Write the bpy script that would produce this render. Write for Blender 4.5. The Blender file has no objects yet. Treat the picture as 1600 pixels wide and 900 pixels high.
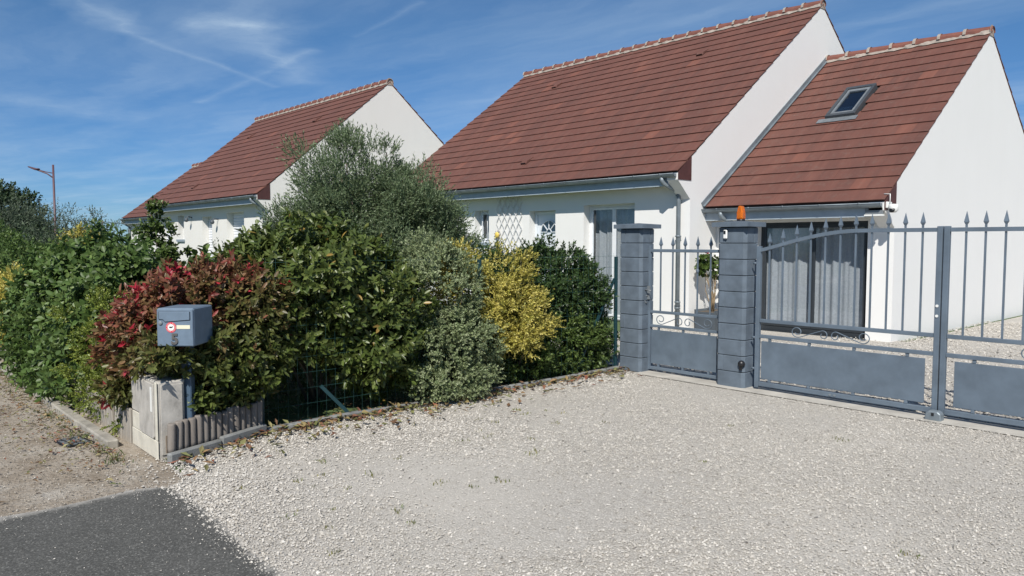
import bpy, bmesh, math, random
import numpy as np
from mathutils import Vector, Matrix
R = math.radians
random.seed(7)
rng = np.random.default_rng(11)
scn = bpy.context.scene
C = scn.collection

# ------------------------------------------------------------------ camera
CAM = Vector((0, 0, 1.75)); TH = R(41.88); PITCH = R(3.49)
cd = bpy.data.cameras.new('camera'); cam = bpy.data.objects.new('camera', cd); C.objects.link(cam)
cd.sensor_width = 36; cd.lens = 1180/1600*36; cd.clip_start = .05; cd.clip_end = 3000
fwd = Vector((-math.cos(TH)*math.cos(PITCH), math.sin(TH)*math.cos(PITCH), -math.sin(PITCH)))
cam.location = CAM; cam.rotation_euler = fwd.to_track_quat('-Z', 'Y').to_euler()
scn.camera = cam
# ------------------------------------------------------------------ light
SUN_AZ, SUN_EL = R(37), R(43.5)          # azimuth measured from the house fronts (-Y) towards +X
sdir = Vector((math.sin(SUN_AZ)*math.cos(SUN_EL), -math.cos(SUN_AZ)*math.cos(SUN_EL), math.sin(SUN_EL)))
sl = bpy.data.lights.new('sun', 'SUN'); sl.energy = 5.0; sl.angle = R(.53); sl.color = (1, .955, .88)
so = bpy.data.objects.new('sun', sl); C.objects.link(so)
so.rotation_euler = sdir.to_track_quat('Z', 'Y').to_euler(); so.location = (20, -20, 40)
vs = scn.view_settings; vs.view_transform = 'Standard'; vs.look = 'None'; vs.gamma = 1; vs.use_curve_mapping = False
vs.exposure = 0.10
w = bpy.data.worlds.new('World'); scn.world = w; w.use_nodes = True
nt = w.node_tree; N = nt.nodes; L = nt.links; N.clear()
def nd(tree, t, **kw):
    n = tree.nodes.new(t)
    for k, v in kw.items():
        if k == 'inp':
            for a, b in v.items(): n.inputs[a].default_value = b
        else: setattr(n, k, v)
    return n
sky = nd(nt, 'ShaderNodeTexSky', sky_type='NISHITA', sun_disc=False)
sky.sun_elevation = SUN_EL; sky.sun_rotation = math.pi - SUN_AZ
sky.altitude = 1200; sky.air_density = 1.0; sky.dust_density = .05; sky.ozone_density = 5.5
bg = nd(nt, 'ShaderNodeBackground', inp={'Strength': .072}); wo = nd(nt, 'ShaderNodeOutputWorld')
tc = nd(nt, 'ShaderNodeTexCoord')
def M_(op, a, b=None, tree=nt, clamp=False):
    n = nd(tree, 'ShaderNodeMath', operation=op, use_clamp=clamp)
    for i, v in enumerate((a, b)):
        if v is None: continue
        if isinstance(v, (int, float)): n.inputs[i].default_value = v
        else: tree.links.new(v, n.inputs[i])
    return n.outputs[0]
def V_(op, a, b=None, out=0, tree=nt):
    n = nd(tree, 'ShaderNodeVectorMath', operation=op)
    for i, v in enumerate((a, b)):
        if v is None: continue
        if isinstance(v, (tuple, list)): n.inputs[i].default_value = v
        elif isinstance(v, (int, float)): n.inputs[3].default_value = v
        else: tree.links.new(v, n.inputs[i])
    return n.outputs[out]
sep = nd(nt, 'ShaderNodeSeparateXYZ'); L.new(tc.outputs['Generated'], sep.inputs[0])
zc = M_('MAXIMUM', sep.outputs[2], .03)
cmb = nd(nt, 'ShaderNodeCombineXYZ')
L.new(M_('DIVIDE', sep.outputs[0], zc), cmb.inputs[0]); L.new(M_('DIVIDE', sep.outputs[1], zc), cmb.inputs[1])
P = cmb.outputs[0]                                        # a flat cloud layer seen from below
nz = nd(nt, 'ShaderNodeTexNoise', inp={'Scale': 1.3, 'Detail': 6., 'Roughness': .62}); L.new(P, nz.inputs['Vector'])
warp = V_('MULTIPLY', V_('SUBTRACT', nz.outputs['Color'], (.5, .5, .5)), (.55, .55, 0))
Pw = V_('ADD', P, warp)
mp = nd(nt, 'ShaderNodeMapping'); mp.inputs['Rotation'].default_value = (0, 0, R(-38)); mp.inputs['Scale'].default_value = (.28, 1.1, 1)
L.new(Pw, mp.inputs[0])
n2 = nd(nt, 'ShaderNodeTexNoise', inp={'Scale': .85, 'Detail': 9., 'Roughness': .6}); L.new(mp.outputs[0], n2.inputs['Vector'])
cirrus = M_('MULTIPLY', M_('POWER', M_('MULTIPLY', M_('SUBTRACT', n2.outputs[0], .36), 2.4, clamp=True), 1.4), .42)
n3 = nd(nt, 'ShaderNodeTexNoise', inp={'Scale': 2.2, 'Detail': 7., 'Roughness': .65}); L.new(Pw, n3.inputs['Vector'])
fluff = M_('ADD', M_('MULTIPLY', n3.outputs[0], 1.5), -.25, clamp=True)
def trail(a, b, wdt, amt, src):
    a = Vector((*a, 0)); b = Vector((*b, 0)); d = b-a
    t = M_('DIVIDE', V_('DOT_PRODUCT', V_('SUBTRACT', src, tuple(a)), tuple(d), out=1), d.length_squared, clamp=True)
    sc = nd(nt, 'ShaderNodeVectorMath', operation='SCALE'); sc.inputs[0].default_value = tuple(d); L.new(t, sc.inputs[3])
    dist = V_('LENGTH', V_('SUBTRACT', V_('SUBTRACT', src, tuple(a)), sc.outputs[0]), out=1)
    m = M_('SUBTRACT', 1.0, M_('DIVIDE', dist, wdt), clamp=True)
    return M_('MULTIPLY', M_('MULTIPLY', M_('POWER', m, 1.6), fluff), amt)
Ps = V_('ADD', P, V_('MULTIPLY', V_('SUBTRACT', nz.outputs['Color'], (.5, .5, .5)), (.16, .16, 0)))
tot = cirrus
for a, b, wd, am, sr in (((-3.95, 1.1), (-4.7, 2.15), .07, .26, Ps), ((-5.6, 1.99), (-3.7, 1.92), .08, .25, Ps), ((-3.3, 1.94), (-2.66, 1.88), .04, .15, Ps),
                         ((-3.5, 1.46), (-4.4, 2.22), .3, .42, Pw), ((-3.55, 1.3), (-3.4, 1.6), .26, .42, Pw), ((-3.5, .8), (-3.9, 1.08), .2, .45, Pw), ((-6.3, .9), (-6.6, 1.5), .7, .3, Pw)):
    tot = M_('ADD', tot, trail(a, b, wd, am, sr))
tot = M_('MINIMUM', tot, .75)
mixc = nd(nt, 'ShaderNodeMix', data_type='RGBA'); L.new(tot, mixc.inputs[0])
hs = nd(nt, 'ShaderNodeHueSaturation', inp={'Saturation': 1.10, 'Value': 1.05}); L.new(sky.outputs[0], hs.inputs['Color'])
tn = nd(nt, 'ShaderNodeMix', data_type='RGBA', blend_type='MULTIPLY'); tn.inputs[0].default_value = 1.; L.new(hs.outputs[0], tn.inputs[6]); tn.inputs[7].default_value = (.95, 1.07, 1.10, 1)
hz = nd(nt, 'ShaderNodeValToRGB'); he = hz.color_ramp.elements; he[0].position = 0.; he[0].color = (.50, .66, .92, 1); he[1].position = .26; he[1].color = (1, 1, 1, 1); L.new(sep.outputs[2], hz.inputs[0])
hm = nd(nt, 'ShaderNodeMix', data_type='RGBA', blend_type='MULTIPLY'); hm.inputs[0].default_value = 1.; L.new(tn.outputs[2], hm.inputs[6]); L.new(hz.outputs[0], hm.inputs[7])
L.new(hm.outputs[2], mixc.inputs[6]); mixc.inputs[7].default_value = (7.4, 9.2, 11., 1)
L.new(mixc.outputs[2], bg.inputs[0]); L.new(bg.outputs[0], wo.inputs[0])

# ------------------------------------------------------------------ materials
MATS = {}
def newmat(name):
    m = bpy.data.materials.new(name); m.use_nodes = True
    t = m.node_tree; b = t.nodes['Principled BSDF']; MATS[name] = m
    return m, t, b
def ramp(t, fac, stops):
    r = t.nodes.new('ShaderNodeValToRGB'); e = r.color_ramp.elements
    while len(e) > 1: e.remove(e[-1])
    e[0].position = stops[0][0]; e[0].color = (*stops[0][1], 1)
    for p, c in stops[1:]:
        k = e.new(p); k.color = (*c, 1)
    t.links.new(fac, r.inputs[0]); return r.outputs[0]
def noise(t, scale, detail=4, rough=.55, vec=None, out=0):
    n = nd(t, 'ShaderNodeTexNoise', inp={'Scale': scale, 'Detail': float(detail), 'Roughness': rough})
    if vec is None:
        g = t.nodes.new('ShaderNodeNewGeometry'); vec = g.outputs['Position']
    t.links.new(vec, n.inputs['Vector']); return n.outputs[out]
def mixcol(t, fac, a, b, mode='MIX'):
    n = nd(t, 'ShaderNodeMix', data_type='RGBA', blend_type=mode)
    for i, v in ((0, fac), (6, a), (7, b)):
        if isinstance(v, (int, float)): n.inputs[i].default_value = v
        elif isinstance(v, tuple): n.inputs[i].default_value = (*v, 1)
        else: t.links.new(v, n.inputs[i])
    return n.outputs[2]
def bump(t, b, h, strength=.3, dist=.01):
    n = nd(t, 'ShaderNodeBump', inp={'Strength': strength, 'Distance': dist}); t.links.new(h, n.inputs['Height']); t.links.new(n.outputs[0], b.inputs['Normal'])
def simple(name, col, rough=.6, var=.12, scale=6., metal=0., bmp=0., bscale=60., spec=.5):
    m, t, b = newmat(name)
    f = noise(t, scale, 5)
    lo = tuple(max(0, c*(1-var)) for c in col); hi = tuple(min(1, c*(1+var)) for c in col)
    t.links.new(ramp(t, f, ((.3, lo), (.7, hi))), b.inputs['Base Color'])
    b.inputs['Roughness'].default_value = rough; b.inputs['Metallic'].default_value = metal
    b.inputs['Specular IOR Level'].default_value = spec
    if bmp: bump(t, b, noise(t, bscale, 4), bmp, .006)
    return m
simple('gate_paint', (.110, .143, .180), .55, .16, 5, bmp=.06, bscale=220)
simple('pillar_paint', (.106, .135, .168), .8, .22, 6, bmp=.4, bscale=130)
simple('zinc', (.215, .25, .275), .5, .22, 4, metal=.4)
simple('fascia', (.36, .42, .47), .5, .08)
simple('soffit', (.55, .55, .52), .7, .06)
simple('anthracite', (.028, .034, .04), .4, .1)
simple('white_pvc', (.72, .74, .76), .35, .04)
simple('door_white', (.66, .70, .74), .4, .04)
simple('sill_grey', (.26, .31, .36), .6, .1)
simple('mailbox_paint', (.135, .185, .245), .5, .1, 14, bmp=.1, bscale=300)
simple('post_blue', (.06, .10, .15), .5, .1)
simple('fence_green', (.010, .040, .048), .45, .1)
simple('wire_green', (.03, .09, .085), .5, .1)
simple('black_plastic', (.012, .012, .014), .4, .1)
simple('white_plastic', (.75, .75, .72), .35, .04)
simple('label_cream', (.72, .69, .52), .4, .05)
simple('red_ring', (.62, .05, .09), .45, .08)
simple('number_metal', (.17, .16, .15), .4, .2, 40, metal=.5)
simple('yellow_paint', (.75, .55, .12), .5, .1)
simple('pot_grey', (.07, .085, .10), .55, .1)
simple('lamp_bronze', (.10, .05, .06), .5, .1)
simple('wood_post', (.20, .16, .12), .8, .2)
simple('bark', (.10, .08, .06), .9, .35, 20, bmp=.5, bscale=60)
simple('dry_stem', (.30, .22, .13), .85, .25)
simple('mortar', (.33, .285, .245), .9, .2, 12, bmp=.3)
simple('concrete', (.30, .28, .24), .9, .3, 7, bmp=.5, bscale=90)
simple('kerb_grey', (.20, .205, .20), .9, .28, 6, bmp=.5, bscale=80)
simple('eave_red', (.075, .028, .026), .7, .2)
simple('interior', (.30, .29, .28), .9, .05)
simple('underlay', (.06, .04, .035), .9, .1)
simple('flower_red', (.55, .02, .05), .5, .2)
simple('trellis_white', (.62, .62, .62), .55, .1)
simple('shutter_white', (.74, .76, .80), .45, .03)
simple('velux_frame', (.075, .085, .095), .45, .12, metal=.3)
simple('lead', (.20, .22, .235), .55, .2, 8, metal=.3)

def wallmat(name, col, dirt, amt):
    m, t, b = newmat(name)
    g = t.nodes.new('ShaderNodeNewGeometry')
    mp = nd(t, 'ShaderNodeMapping'); mp.inputs['Scale'].default_value = (1.4, 1.4, .22); t.links.new(g.outputs['Position'], mp.inputs[0])
    s = noise(t, 1.6, 6, .6, mp.outputs[0])
    c = ramp(t, s, ((.42, col), (.8, tuple(x*(1-amt)+y*amt for x, y in zip(col, dirt)))))
    c = mixcol(t, .5, c, ramp(t, noise(t, 1.1, 5), ((.3, tuple(x*.965 for x in col)), (.7, col))))
    f = noise(t, 140, 3)
    c = mixcol(t, .10, c, ramp(t, f, ((.35, tuple(x*.55 for x in col)), (.6, col))), 'MIX')
    t.links.new(c, b.inputs['Base Color']); b.inputs['Roughness'].default_value = .92; b.inputs['Specular IOR Level'].default_value = .2
    bump(t, b, f, .45, .006)
wallmat('render_white', (.77, .765, .745), (.68, .67, .635), .25)
wallmat('render_cream', (.76, .745, .705), (.62, .60, .555), .35)
wallmat('render_shade', (.74, .73, .70), (.60, .58, .52), .3)
# clay roof tiles
m, t, b = newmat('tile')
oi = t.nodes.new('ShaderNodeObjectInfo'); ge = t.nodes.new('ShaderNodeNewGeometry')
rv = M_('FRACT', M_('ADD', oi.outputs['Random'], ge.outputs['Random Per Island'], t), None, t)
c1 = ramp(t, rv, ((0, (.126, .050, .037)), (.5, (.136, .053, .038)), (.95, (.146, .057, .041)), (.97, (.185, .071, .049)), (1, (.25, .090, .056))))
mp = nd(t, 'ShaderNodeMapping'); mp.inputs['Scale'].default_value = (3.2, .55, .55); t.links.new(ge.outputs['Position'], mp.inputs[0])
c1 = mixcol(t, .55, c1, ramp(t, noise(t, 1.2, 6, .65, mp.outputs[0]), ((.3, (.085, .038, .030)), (.55, (.138, .054, .039)), (.75, (.195, .084, .06)))))
c1 = mixcol(t, ramp(t, noise(t, 9, 5, .7), ((.52, (0, 0, 0)), (.75, (.5, .5, .5)))), c1, (.15, .105, .085))
t.links.new(c1, b.inputs['Base Color']); b.inputs['Roughness'].default_value = .8; bump(t, b, noise(t, 70, 4), .3, .004)
m, t, b = newmat('ridge_tile')
c1 = ramp(t, noise(t, 6, 5, .6), ((.3, (.14, .055, .042)), (.7, (.22, .08, .056))))
t.links.new(c1, b.inputs['Base Color']); b.inputs['Roughness'].default_value = .8
# glass: thin pane, partly mirror by angle, no path tricks
def glass(name, tint, refl):
    m, t, b = newmat(name); t.nodes.remove(b)
    tr = nd(t, 'ShaderNodeBsdfTransparent', inp={'Color': (*tint, 1)}); gl = nd(t, 'ShaderNodeBsdfGlossy', inp={'Roughness': .015, 'Color': (.9, .95, 1, 1)})
    fr = nd(t, 'ShaderNodeLayerWeight', inp={'Blend': .5}); mx = t.nodes.new('ShaderNodeMixShader')
    t.links.new(M_('ADD', M_('MULTIPLY', M_('POWER', fr.outputs['Facing'], 4., t), .6, t), refl, t, True), mx.inputs[0])
    t.links.new(tr.outputs[0], mx.inputs[1]); t.links.new(gl.outputs[0], mx.inputs[2])
    t.links.new(mx.outputs[0], t.nodes['Material Output'].inputs[0])
glass('glass', (.92, .935, .95), .06)
glass('glass_dark', (.35, .42, .48), .12)
m, t, b = newmat('orange_lens')
b.inputs['Base Color'].default_value = (.85, .22, .01, 1); b.inputs['Roughness'].default_value = .12; b.inputs['Transmission Weight'].default_value = .55; b.inputs['IOR'].default_value = 1.45
m, t, b = newmat('curtain')
t.links.new(ramp(t, noise(t, 30, 4), ((.3, (.34, .36, .375)), (.7, (.44, .46, .475)))), b.inputs['Base Color']); b.inputs['Roughness'].default_value = .9
# concrete cabinet
m, t, b = newmat('cabinet')
g = t.nodes.new('ShaderNodeNewGeometry'); sp = t.nodes.new('ShaderNodeSeparateXYZ'); t.links.new(g.outputs['Position'], sp.inputs[0])
mp = nd(t, 'ShaderNodeMapping'); mp.inputs['Scale'].default_value = (1, 1, .75); t.links.new(g.outputs['Position'], mp.inputs[0])
c1 = ramp(t, noise(t, 8, 9, .68, mp.outputs[0]), ((.3, (.27, .255, .23)), (.5, (.40, .38, .345)), (.72, (.49, .465, .42))))
t.links.new(c1, b.inputs['Base Color']); b.inputs['Roughness'].default_value = .85; bump(t, b, noise(t, 60, 5), .35, .005)
simple('cabinet_cream', (.56, .53, .45), .8, .14, 7, bmp=.2)
# weathered logs and boards
for nm, a, bb in (('log', (.125, .108, .095), (.27, .24, .21)), ('board', (.24, .21, .175), (.43, .40, .345))):
    m, t, b = newmat(nm)
    g = t.nodes.new('ShaderNodeNewGeometry'); oi = t.nodes.new('ShaderNodeObjectInfo')
    ad = V_('ADD', g.outputs['Position'], None, 0, t); cb = nd(t, 'ShaderNodeCombineXYZ'); t.links.new(M_('MULTIPLY', oi.outputs['Random'], 40., t), cb.inputs[0])
    t.links.new(cb.outputs[0], ad.node.inputs[1])
    mp = nd(t, 'ShaderNodeMapping'); mp.inputs['Scale'].default_value = (1, 1, .08); t.links.new(ad, mp.inputs[0])
    f = noise(t, 55, 6, .7, mp.outputs[0])
    c1 = ramp(t, f, ((.3, a), (.68, bb)))
    c1 = mixcol(t, .45, c1, ramp(t, oi.outputs['Random'], ((0, a), (1, bb))))
    t.links.new(c1, b.inputs['Base Color']); b.inputs['Roughness'].default_value = .88; bump(t, b, f, .6, .006)
# ground sheets
m, t, b = newmat('gravel')
g = t.nodes.new('ShaderNodeNewGeometry')
vo = nd(t, 'ShaderNodeTexVoronoi', inp={'Scale': 38.}); t.links.new(g.outputs['Position'], vo.inputs['Vector'])
sp = t.nodes.new('ShaderNodeSeparateColor'); t.links.new(vo.outputs['Color'], sp.inputs[0])
c1 = ramp(t, sp.outputs[0], ((0, (.385, .36, .317)), (.5, (.48, .452, .405)), (1, (.575, .545, .495))))
vo2 = nd(t, 'ShaderNodeTexVoronoi', inp={'Scale': 38.}, feature='DISTANCE_TO_EDGE'); vo.inputs['Scale'].default_value = vo2.inputs['Scale'].default_value = 52.; t.links.new(g.outputs['Position'], vo2.inputs['Vector'])
c1 = mixcol(t, ramp(t, vo2.outputs['Distance'], ((0, (.9, .9, .9)), (.16, (0, 0, 0)))), c1, (.22, .205, .185))
dust = ramp(t, noise(t, .55, 4, .5), ((.48, (0, 0, 0)), (.72, (.45, .45, .45))))
c1 = mixcol(t, dust, c1, (.57, .535, .475))
c1 = mixcol(t, .3, c1, ramp(t, noise(t, .9, 6, .6), ((.3, (.46, .427, .375)), (.7, (.56, .528, .475)))))
t.links.new(c1, b.inputs['Base Color']); b.inputs['Roughness'].default_value = .95; b.inputs['Specular IOR Level'].default_value = .2
bump(t, b, vo2.outputs['Distance'], .5, .02)
m, t, b = newmat('stone')
g = t.nodes.new('ShaderNodeNewGeometry')
c1 = ramp(t, g.outputs['Random Per Island'], ((0, (.285, .262, .23)), (.25, (.45, .42, .375)), (.6, (.55, .52, .47)), (.9, (.615, .583, .53)), (1, (.70, .67, .615))))
c1 = mixcol(t, .3, c1, ramp(t, noise(t, .9, 6, .6), ((.3, (.46, .427, .375)), (.7, (.56, .528, .475)))))
t.links.new(c1, b.inputs['Base Color']); b.inputs['Roughness'].default_value = .9; b.inputs['Specular IOR Level'].default_value = .25
m, t, b = newmat('pebble')
g = t.nodes.new('ShaderNodeNewGeometry')
t.links.new(ramp(t, g.outputs['Random Per Island'], ((0, (.22, .185, .14)), (.6, (.33, .29, .235)), (.93, (.42, .385, .33)), (1, (.62, .59, .54)))), b.inputs['Base Color']); b.inputs['Roughness'].default_value = .9
m, t, b = newmat('dirt')
c1 = ramp(t, noise(t, 2.3, 10, .72), ((.32, (.21, .17, .125)), (.48, (.36, .31, .25)), (.62, (.46, .42, .36)), (.8, (.52, .485, .43))))
c1 = mixcol(t, ramp(t, noise(t, 45, 5, .7), ((.45, (0, 0, 0)), (.7, (.6, .6, .6)))), c1, (.19, .15, .11))
t.links.new(c1, b.inputs['Base Color']); b.inputs['Roughness'].default_value = .95; b.inputs['Specular IOR Level'].default_value = .2
bump(t, b, noise(t, 30, 8, .7), .8, .03)
m, t, b = newmat('asphalt')
g = t.nodes.new('ShaderNodeNewGeometry')
va = nd(t, 'ShaderNodeTexVoronoi', inp={'Scale': 115.}); t.links.new(g.outputs['Position'], va.inputs['Vector'])
sa = t.nodes.new('ShaderNodeSeparateColor'); t.links.new(va.outputs['Color'], sa.inputs[0])
c1 = ramp(t, sa.outputs[0], ((0, (.048, .048, .044)), (.55, (.09, .09, .083)), (.85, (.128, .127, .117)), (.95, (.19, .188, .172)), (1, (.29, .285, .265))))
c1 = mixcol(t, .35, c1, ramp(t, noise(t, 1.3, 7, .7), ((.3, (.062, .062, .058)), (.7, (.135, .133, .125)))))
# pale gravel dust trodden over the ragged edge of the tarmac
sp = t.nodes.new('ShaderNodeSeparateXYZ'); t.links.new(g.outputs['Position'], sp.inputs[0])
ny = M_('MULTIPLY', M_('SUBTRACT', noise(t, 9., 9, .8), .5, t), .6, t)
e1 = M_('ADD', M_('DIVIDE', M_('SUBTRACT', sp.outputs[1], 1.60, t), .17, t), M_('MULTIPLY', ny, 5, t), t, True)
slx = M_('MULTIPLY', M_('MAXIMUM', M_('ADD', sp.outputs[0], 4.9, t), 0., t), .06, t)
e1 = M_('ADD', M_('DIVIDE', M_('SUBTRACT', M_('ADD', sp.outputs[1], slx, t), 1.70, t), .09, t), M_('MULTIPLY', ny, 6, t), t, True)
e2 = M_('ADD', M_('DIVIDE', M_('SUBTRACT', -5.58, sp.outputs[0], t), .12, t), M_('MULTIPLY', ny, 4, t), t, True)
sp2 = ramp(t, noise(t, 75, 3, .8), ((.70, (0, 0, 0)), (.76, (.7, .7, .7))))
sp2 = M_('MULTIPLY', sp2, ramp(t, noise(t, 1.8, 5, .6), ((.38, (.15, .15, .15)), (.65, (1, 1, 1)))), t)
ed = M_('MAXIMUM', M_('MAXIMUM', e1, e2, t), sp2, t)
c1 = mixcol(t, ed, c1, (.42, .40, .365))
t.links.new(c1, b.inputs['Base Color']); b.inputs['Roughness'].default_value = .9; b.inputs['Specular IOR Level'].default_value = .3
bump(t, b, noise(t, 150, 3, .7), .5, .01)
simple('grass_ground', (.075, .11, .035), .95, .35, 3, bmp=.6, bscale=25)
simple('concrete_strip', (.43, .405, .36), .9, .2, 4, bmp=.3)
simple('litter_leaf', (.16, .10, .045), .7, .5, 9)
# leaves
def leafmat(name, stops, rough=.4, trans=.28, var=.35, spec=.5):
    m, t, b = newmat(name)
    at = nd(t, 'ShaderNodeAttribute', attribute_name='tint'); g = t.nodes.new('ShaderNodeNewGeometry')
    c = ramp(t, at.outputs['Fac'], stops)
    v = M_('ADD', M_('MULTIPLY', g.outputs['Random Per Island'], 2*var, t), 1-var, t)
    h = nd(t, 'ShaderNodeHueSaturation'); t.links.new(c, h.inputs['Color']); t.links.new(v, h.inputs['Value'])
    t.links.new(h.outputs[0], b.inputs['Base Color']); b.inputs['Roughness'].default_value = rough; b.inputs['Specular IOR Level'].default_value = spec
    tl = t.nodes.new('ShaderNodeBsdfTranslucent'); t.links.new(h.outputs[0], tl.inputs[0])
    mx = nd(t, 'ShaderNodeMixShader', inp={0: trans}); t.links.new(b.outputs[0], mx.inputs[1]); t.links.new(tl.outputs[0], mx.inputs[2])
    t.links.new(mx.outputs[0], t.nodes['Material Output'].inputs[0])
leafmat('leaf_photinia', ((0, (.10, .135, .034)), (.35, (.135, .145, .044)), (.58, (.185, .12, .052)), (.78, (.25, .095, .062)), (.9, (.32, .07, .06)), (1, (.50, .04, .065))), .42, .36, spec=.45)
leafmat('leaf_laurel', ((0, (.07, .105, .024)), (.5, (.115, .155, .038)), (.85, (.17, .205, .06)), (.95, (.28, .23, .06)), (1, (.36, .18, .05))), .38, .36, spec=.5)
leafmat('leaf_olive', ((0, (.105, .155, .075)), (.6, (.155, .21, .105)), (1, (.25, .30, .17))), .5, .34)
leafmat('leaf_pitto', ((0, (.14, .19, .085)), (.5, (.24, .29, .14)), (1, (.40, .44, .27))), .5)
leafmat('leaf_gold', ((0, (.22, .24, .045)), (.35, (.42, .38, .08)), (.75, (.60, .52, .14)), (1, (.72, .64, .24))), .5, .36)
leafmat('leaf_dark', ((0, (.035, .066, .02)), (.6, (.06, .105, .032)), (.95, (.085, .135, .045)), (.985, (.36, .24, .04)), (1, (.48, .16, .04))), .4)
leafmat('leaf_mid', ((0, (.055, .09, .022)), (.6, (.09, .14, .034)), (1, (.15, .20, .055))), .45, spec=.4)
leafmat('leaf_green', ((0, (.06, .108, .028)), (.5, (.10, .165, .043)), (1, (.17, .235, .07))), .45, .36, spec=.4)
leafmat('leaf_privet', ((0, (0.096, 0.144, 0.024)), (.5, (0.168, 0.216, 0.036)), (1, (0.300, 0.324, 0.060))), .42)
leafmat('leaf_grey', ((0, (0.055, 0.083, 0.050)), (1, (0.121, 0.154, 0.099))), .55)
leafmat('leaf_far', ((0, (0.028, 0.055, 0.022)), (1, (0.066, 0.105, 0.044))), .6)
leafmat('leaf_litter', ((0, (.15, .17, .06)), (.3, (.22, .20, .085)), (.6, (.24, .155, .075)), (.9, (.17, .085, .05)), (1, (.26, .09, .055))), .6, .1)
leafmat('grass_blade', ((0, (.05, .09, .02)), (.7, (.09, .14, .035)), (1, (.26, .23, .09))), .6)

# ------------------------------------------------------------------ mesh helpers
class MB:
    def __init__(s): s.v = []; s.f = []; s.sm = []
    def add(s, vs, fs, smooth=False):
        o = len(s.v); s.v += [tuple(x) for x in vs]; s.f += [tuple(i+o for i in f) for f in fs]; s.sm += [smooth]*len(fs); return s
    def box(s, x0, x1, y0, y1, z0, z1):
        return s.add([(x0,y0,z0),(x1,y0,z0),(x1,y1,z0),(x0,y1,z0),(x0,y0,z1),(x1,y0,z1),(x1,y1,z1),(x0,y1,z1)],
                     [(0,3,2,1),(4,5,6,7),(0,1,5,4),(1,2,6,5),(2,3,7,6),(3,0,4,7)])
    def bar(s, a, b, wx, wz, up=(0,0,1)):
        a = Vector(a); b = Vector(b); d = (b-a).normalized(); u = Vector(up); sd = d.cross(u)
        if sd.length < 1e-4: sd = d.cross(Vector((1,0,0)))
        sd.normalize(); u = sd.cross(d); q = []
        for p in (a, b):
            for i, j in ((-1,-1),(1,-1),(1,1),(-1,1)): q.append(p+sd*wx/2*i+u*wz/2*j)
        return s.add(q, [(3,2,1,0),(4,5,6,7),(0,1,5,4),(1,2,6,5),(2,3,7,6),(3,0,4,7)])
    def tube(s, pts, rad, n=8, cap=True, smooth=True):
        pts = [Vector(p) for p in pts]; k = len(pts); rr = rad if isinstance(rad, (list, tuple)) else [rad]*k
        ref = Vector((0,0,1)); vs = []
        d0 = (pts[1]-pts[0]).normalized()
        if abs(d0.dot(ref)) > .9: ref = Vector((1,0,0))
        for i, p in enumerate(pts):
            d = (pts[min(i+1,k-1)]-pts[max(i-1,0)]).normalized()
            a = d.cross(ref)
            if a.length < 1e-4: a = d.orthogonal()
            a.normalize(); ref = a.cross(d); b_ = d.cross(a)
            for j in range(n):
                an = 2*math.pi*j/n; vs.append(p+(a*math.cos(an)+b_*math.sin(an))*rr[i])
        fs = [(i*n+j, i*n+(j+1)%n, (i+1)*n+(j+1)%n, (i+1)*n+j) for i in range(k-1) for j in range(n)]
        s.add(vs, fs, smooth)
        if cap: s.f += [tuple(len(s.v)-k*n+j for j in reversed(range(n))), tuple(len(s.v)-n+j for j in range(n))]; s.sm += [False, False]
        return s
    def prism(s, poly, axis, a, b):
        # poly of 2-D points in the two other axes (order x,y,z without axis), extruded a..b
        def pt(p, v):
            q = list(p); q.insert(axis, v); return tuple(q)
        n = len(poly); vs = [pt(p, a) for p in poly]+[pt(p, b) for p in poly]
        fs = [tuple(range(n)), tuple(range(2*n-1, n-1, -1))]+[(i, i+n, (i+1)%n+n, (i+1)%n) for i in range(n)]
        return s.add(vs, fs)
    def lathe(s, prof, c, n=12, smooth=True):
        vs = []
        for r, z in prof:
            for j in range(n):
                an = 2*math.pi*j/n; vs.append((c[0]+r*math.cos(an), c[1]+r*math.sin(an), c[2]+z))
        k = len(prof); fs = [(i*n+j, i*n+(j+1)%n, (i+1)*n+(j+1)%n, (i+1)*n+j) for i in range(k-1) for j in range(n)]
        s.add(vs, fs, smooth); o = len(s.v)-k*n
        s.f += [tuple(o+j for j in reversed(range(n))), tuple(o+(k-1)*n+j for j in range(n))]; s.sm += [False, False]; return s
    def mesh(s, name, mat, bevel=0):
        me = bpy.data.meshes.new(name); me.from_pydata(s.v, [], s.f)
        bm = bmesh.new(); bm.from_mesh(me)
        for f, q in zip(bm.faces, s.sm): f.smooth = q
        bmesh.ops.recalc_face_normals(bm, faces=bm.faces)
        if bevel: bmesh.ops.bevel(bm, geom=[e for e in bm.edges if len(e.link_faces) == 2 and e.calc_face_angle(0) > .6], offset=bevel, segments=1, affect='EDGES', profile=.5)
        bm.to_mesh(me); bm.free(); me.materials.append(MATS[mat]); return me
    def build(s, name, mat, parent=None, bevel=0):
        return link(name, s.mesh(name, mat, bevel), parent)
def link(name, me, parent=None, loc=None, rot=None):
    o = bpy.data.objects.new(name, me); C.objects.link(o)
    if parent: o.parent = parent
    if loc is not None: o.location = loc
    if rot is not None: o.rotation_euler = rot
    return o
def tag(o, label=None, cat=None, group=None, kind=None):
    for k, v in (('label', label), ('category', cat), ('group', group), ('kind', kind)):
        if v: o[k] = v
    return o
def thing(name, label, cat, loc=(0,0,0), rz=0, group=None):
    o = bpy.data.objects.new(name, None); C.objects.link(o); o.location = loc; o.rotation_euler = (0,0,rz); o.empty_display_size = .2
    return tag(o, label, cat, group)
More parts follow.
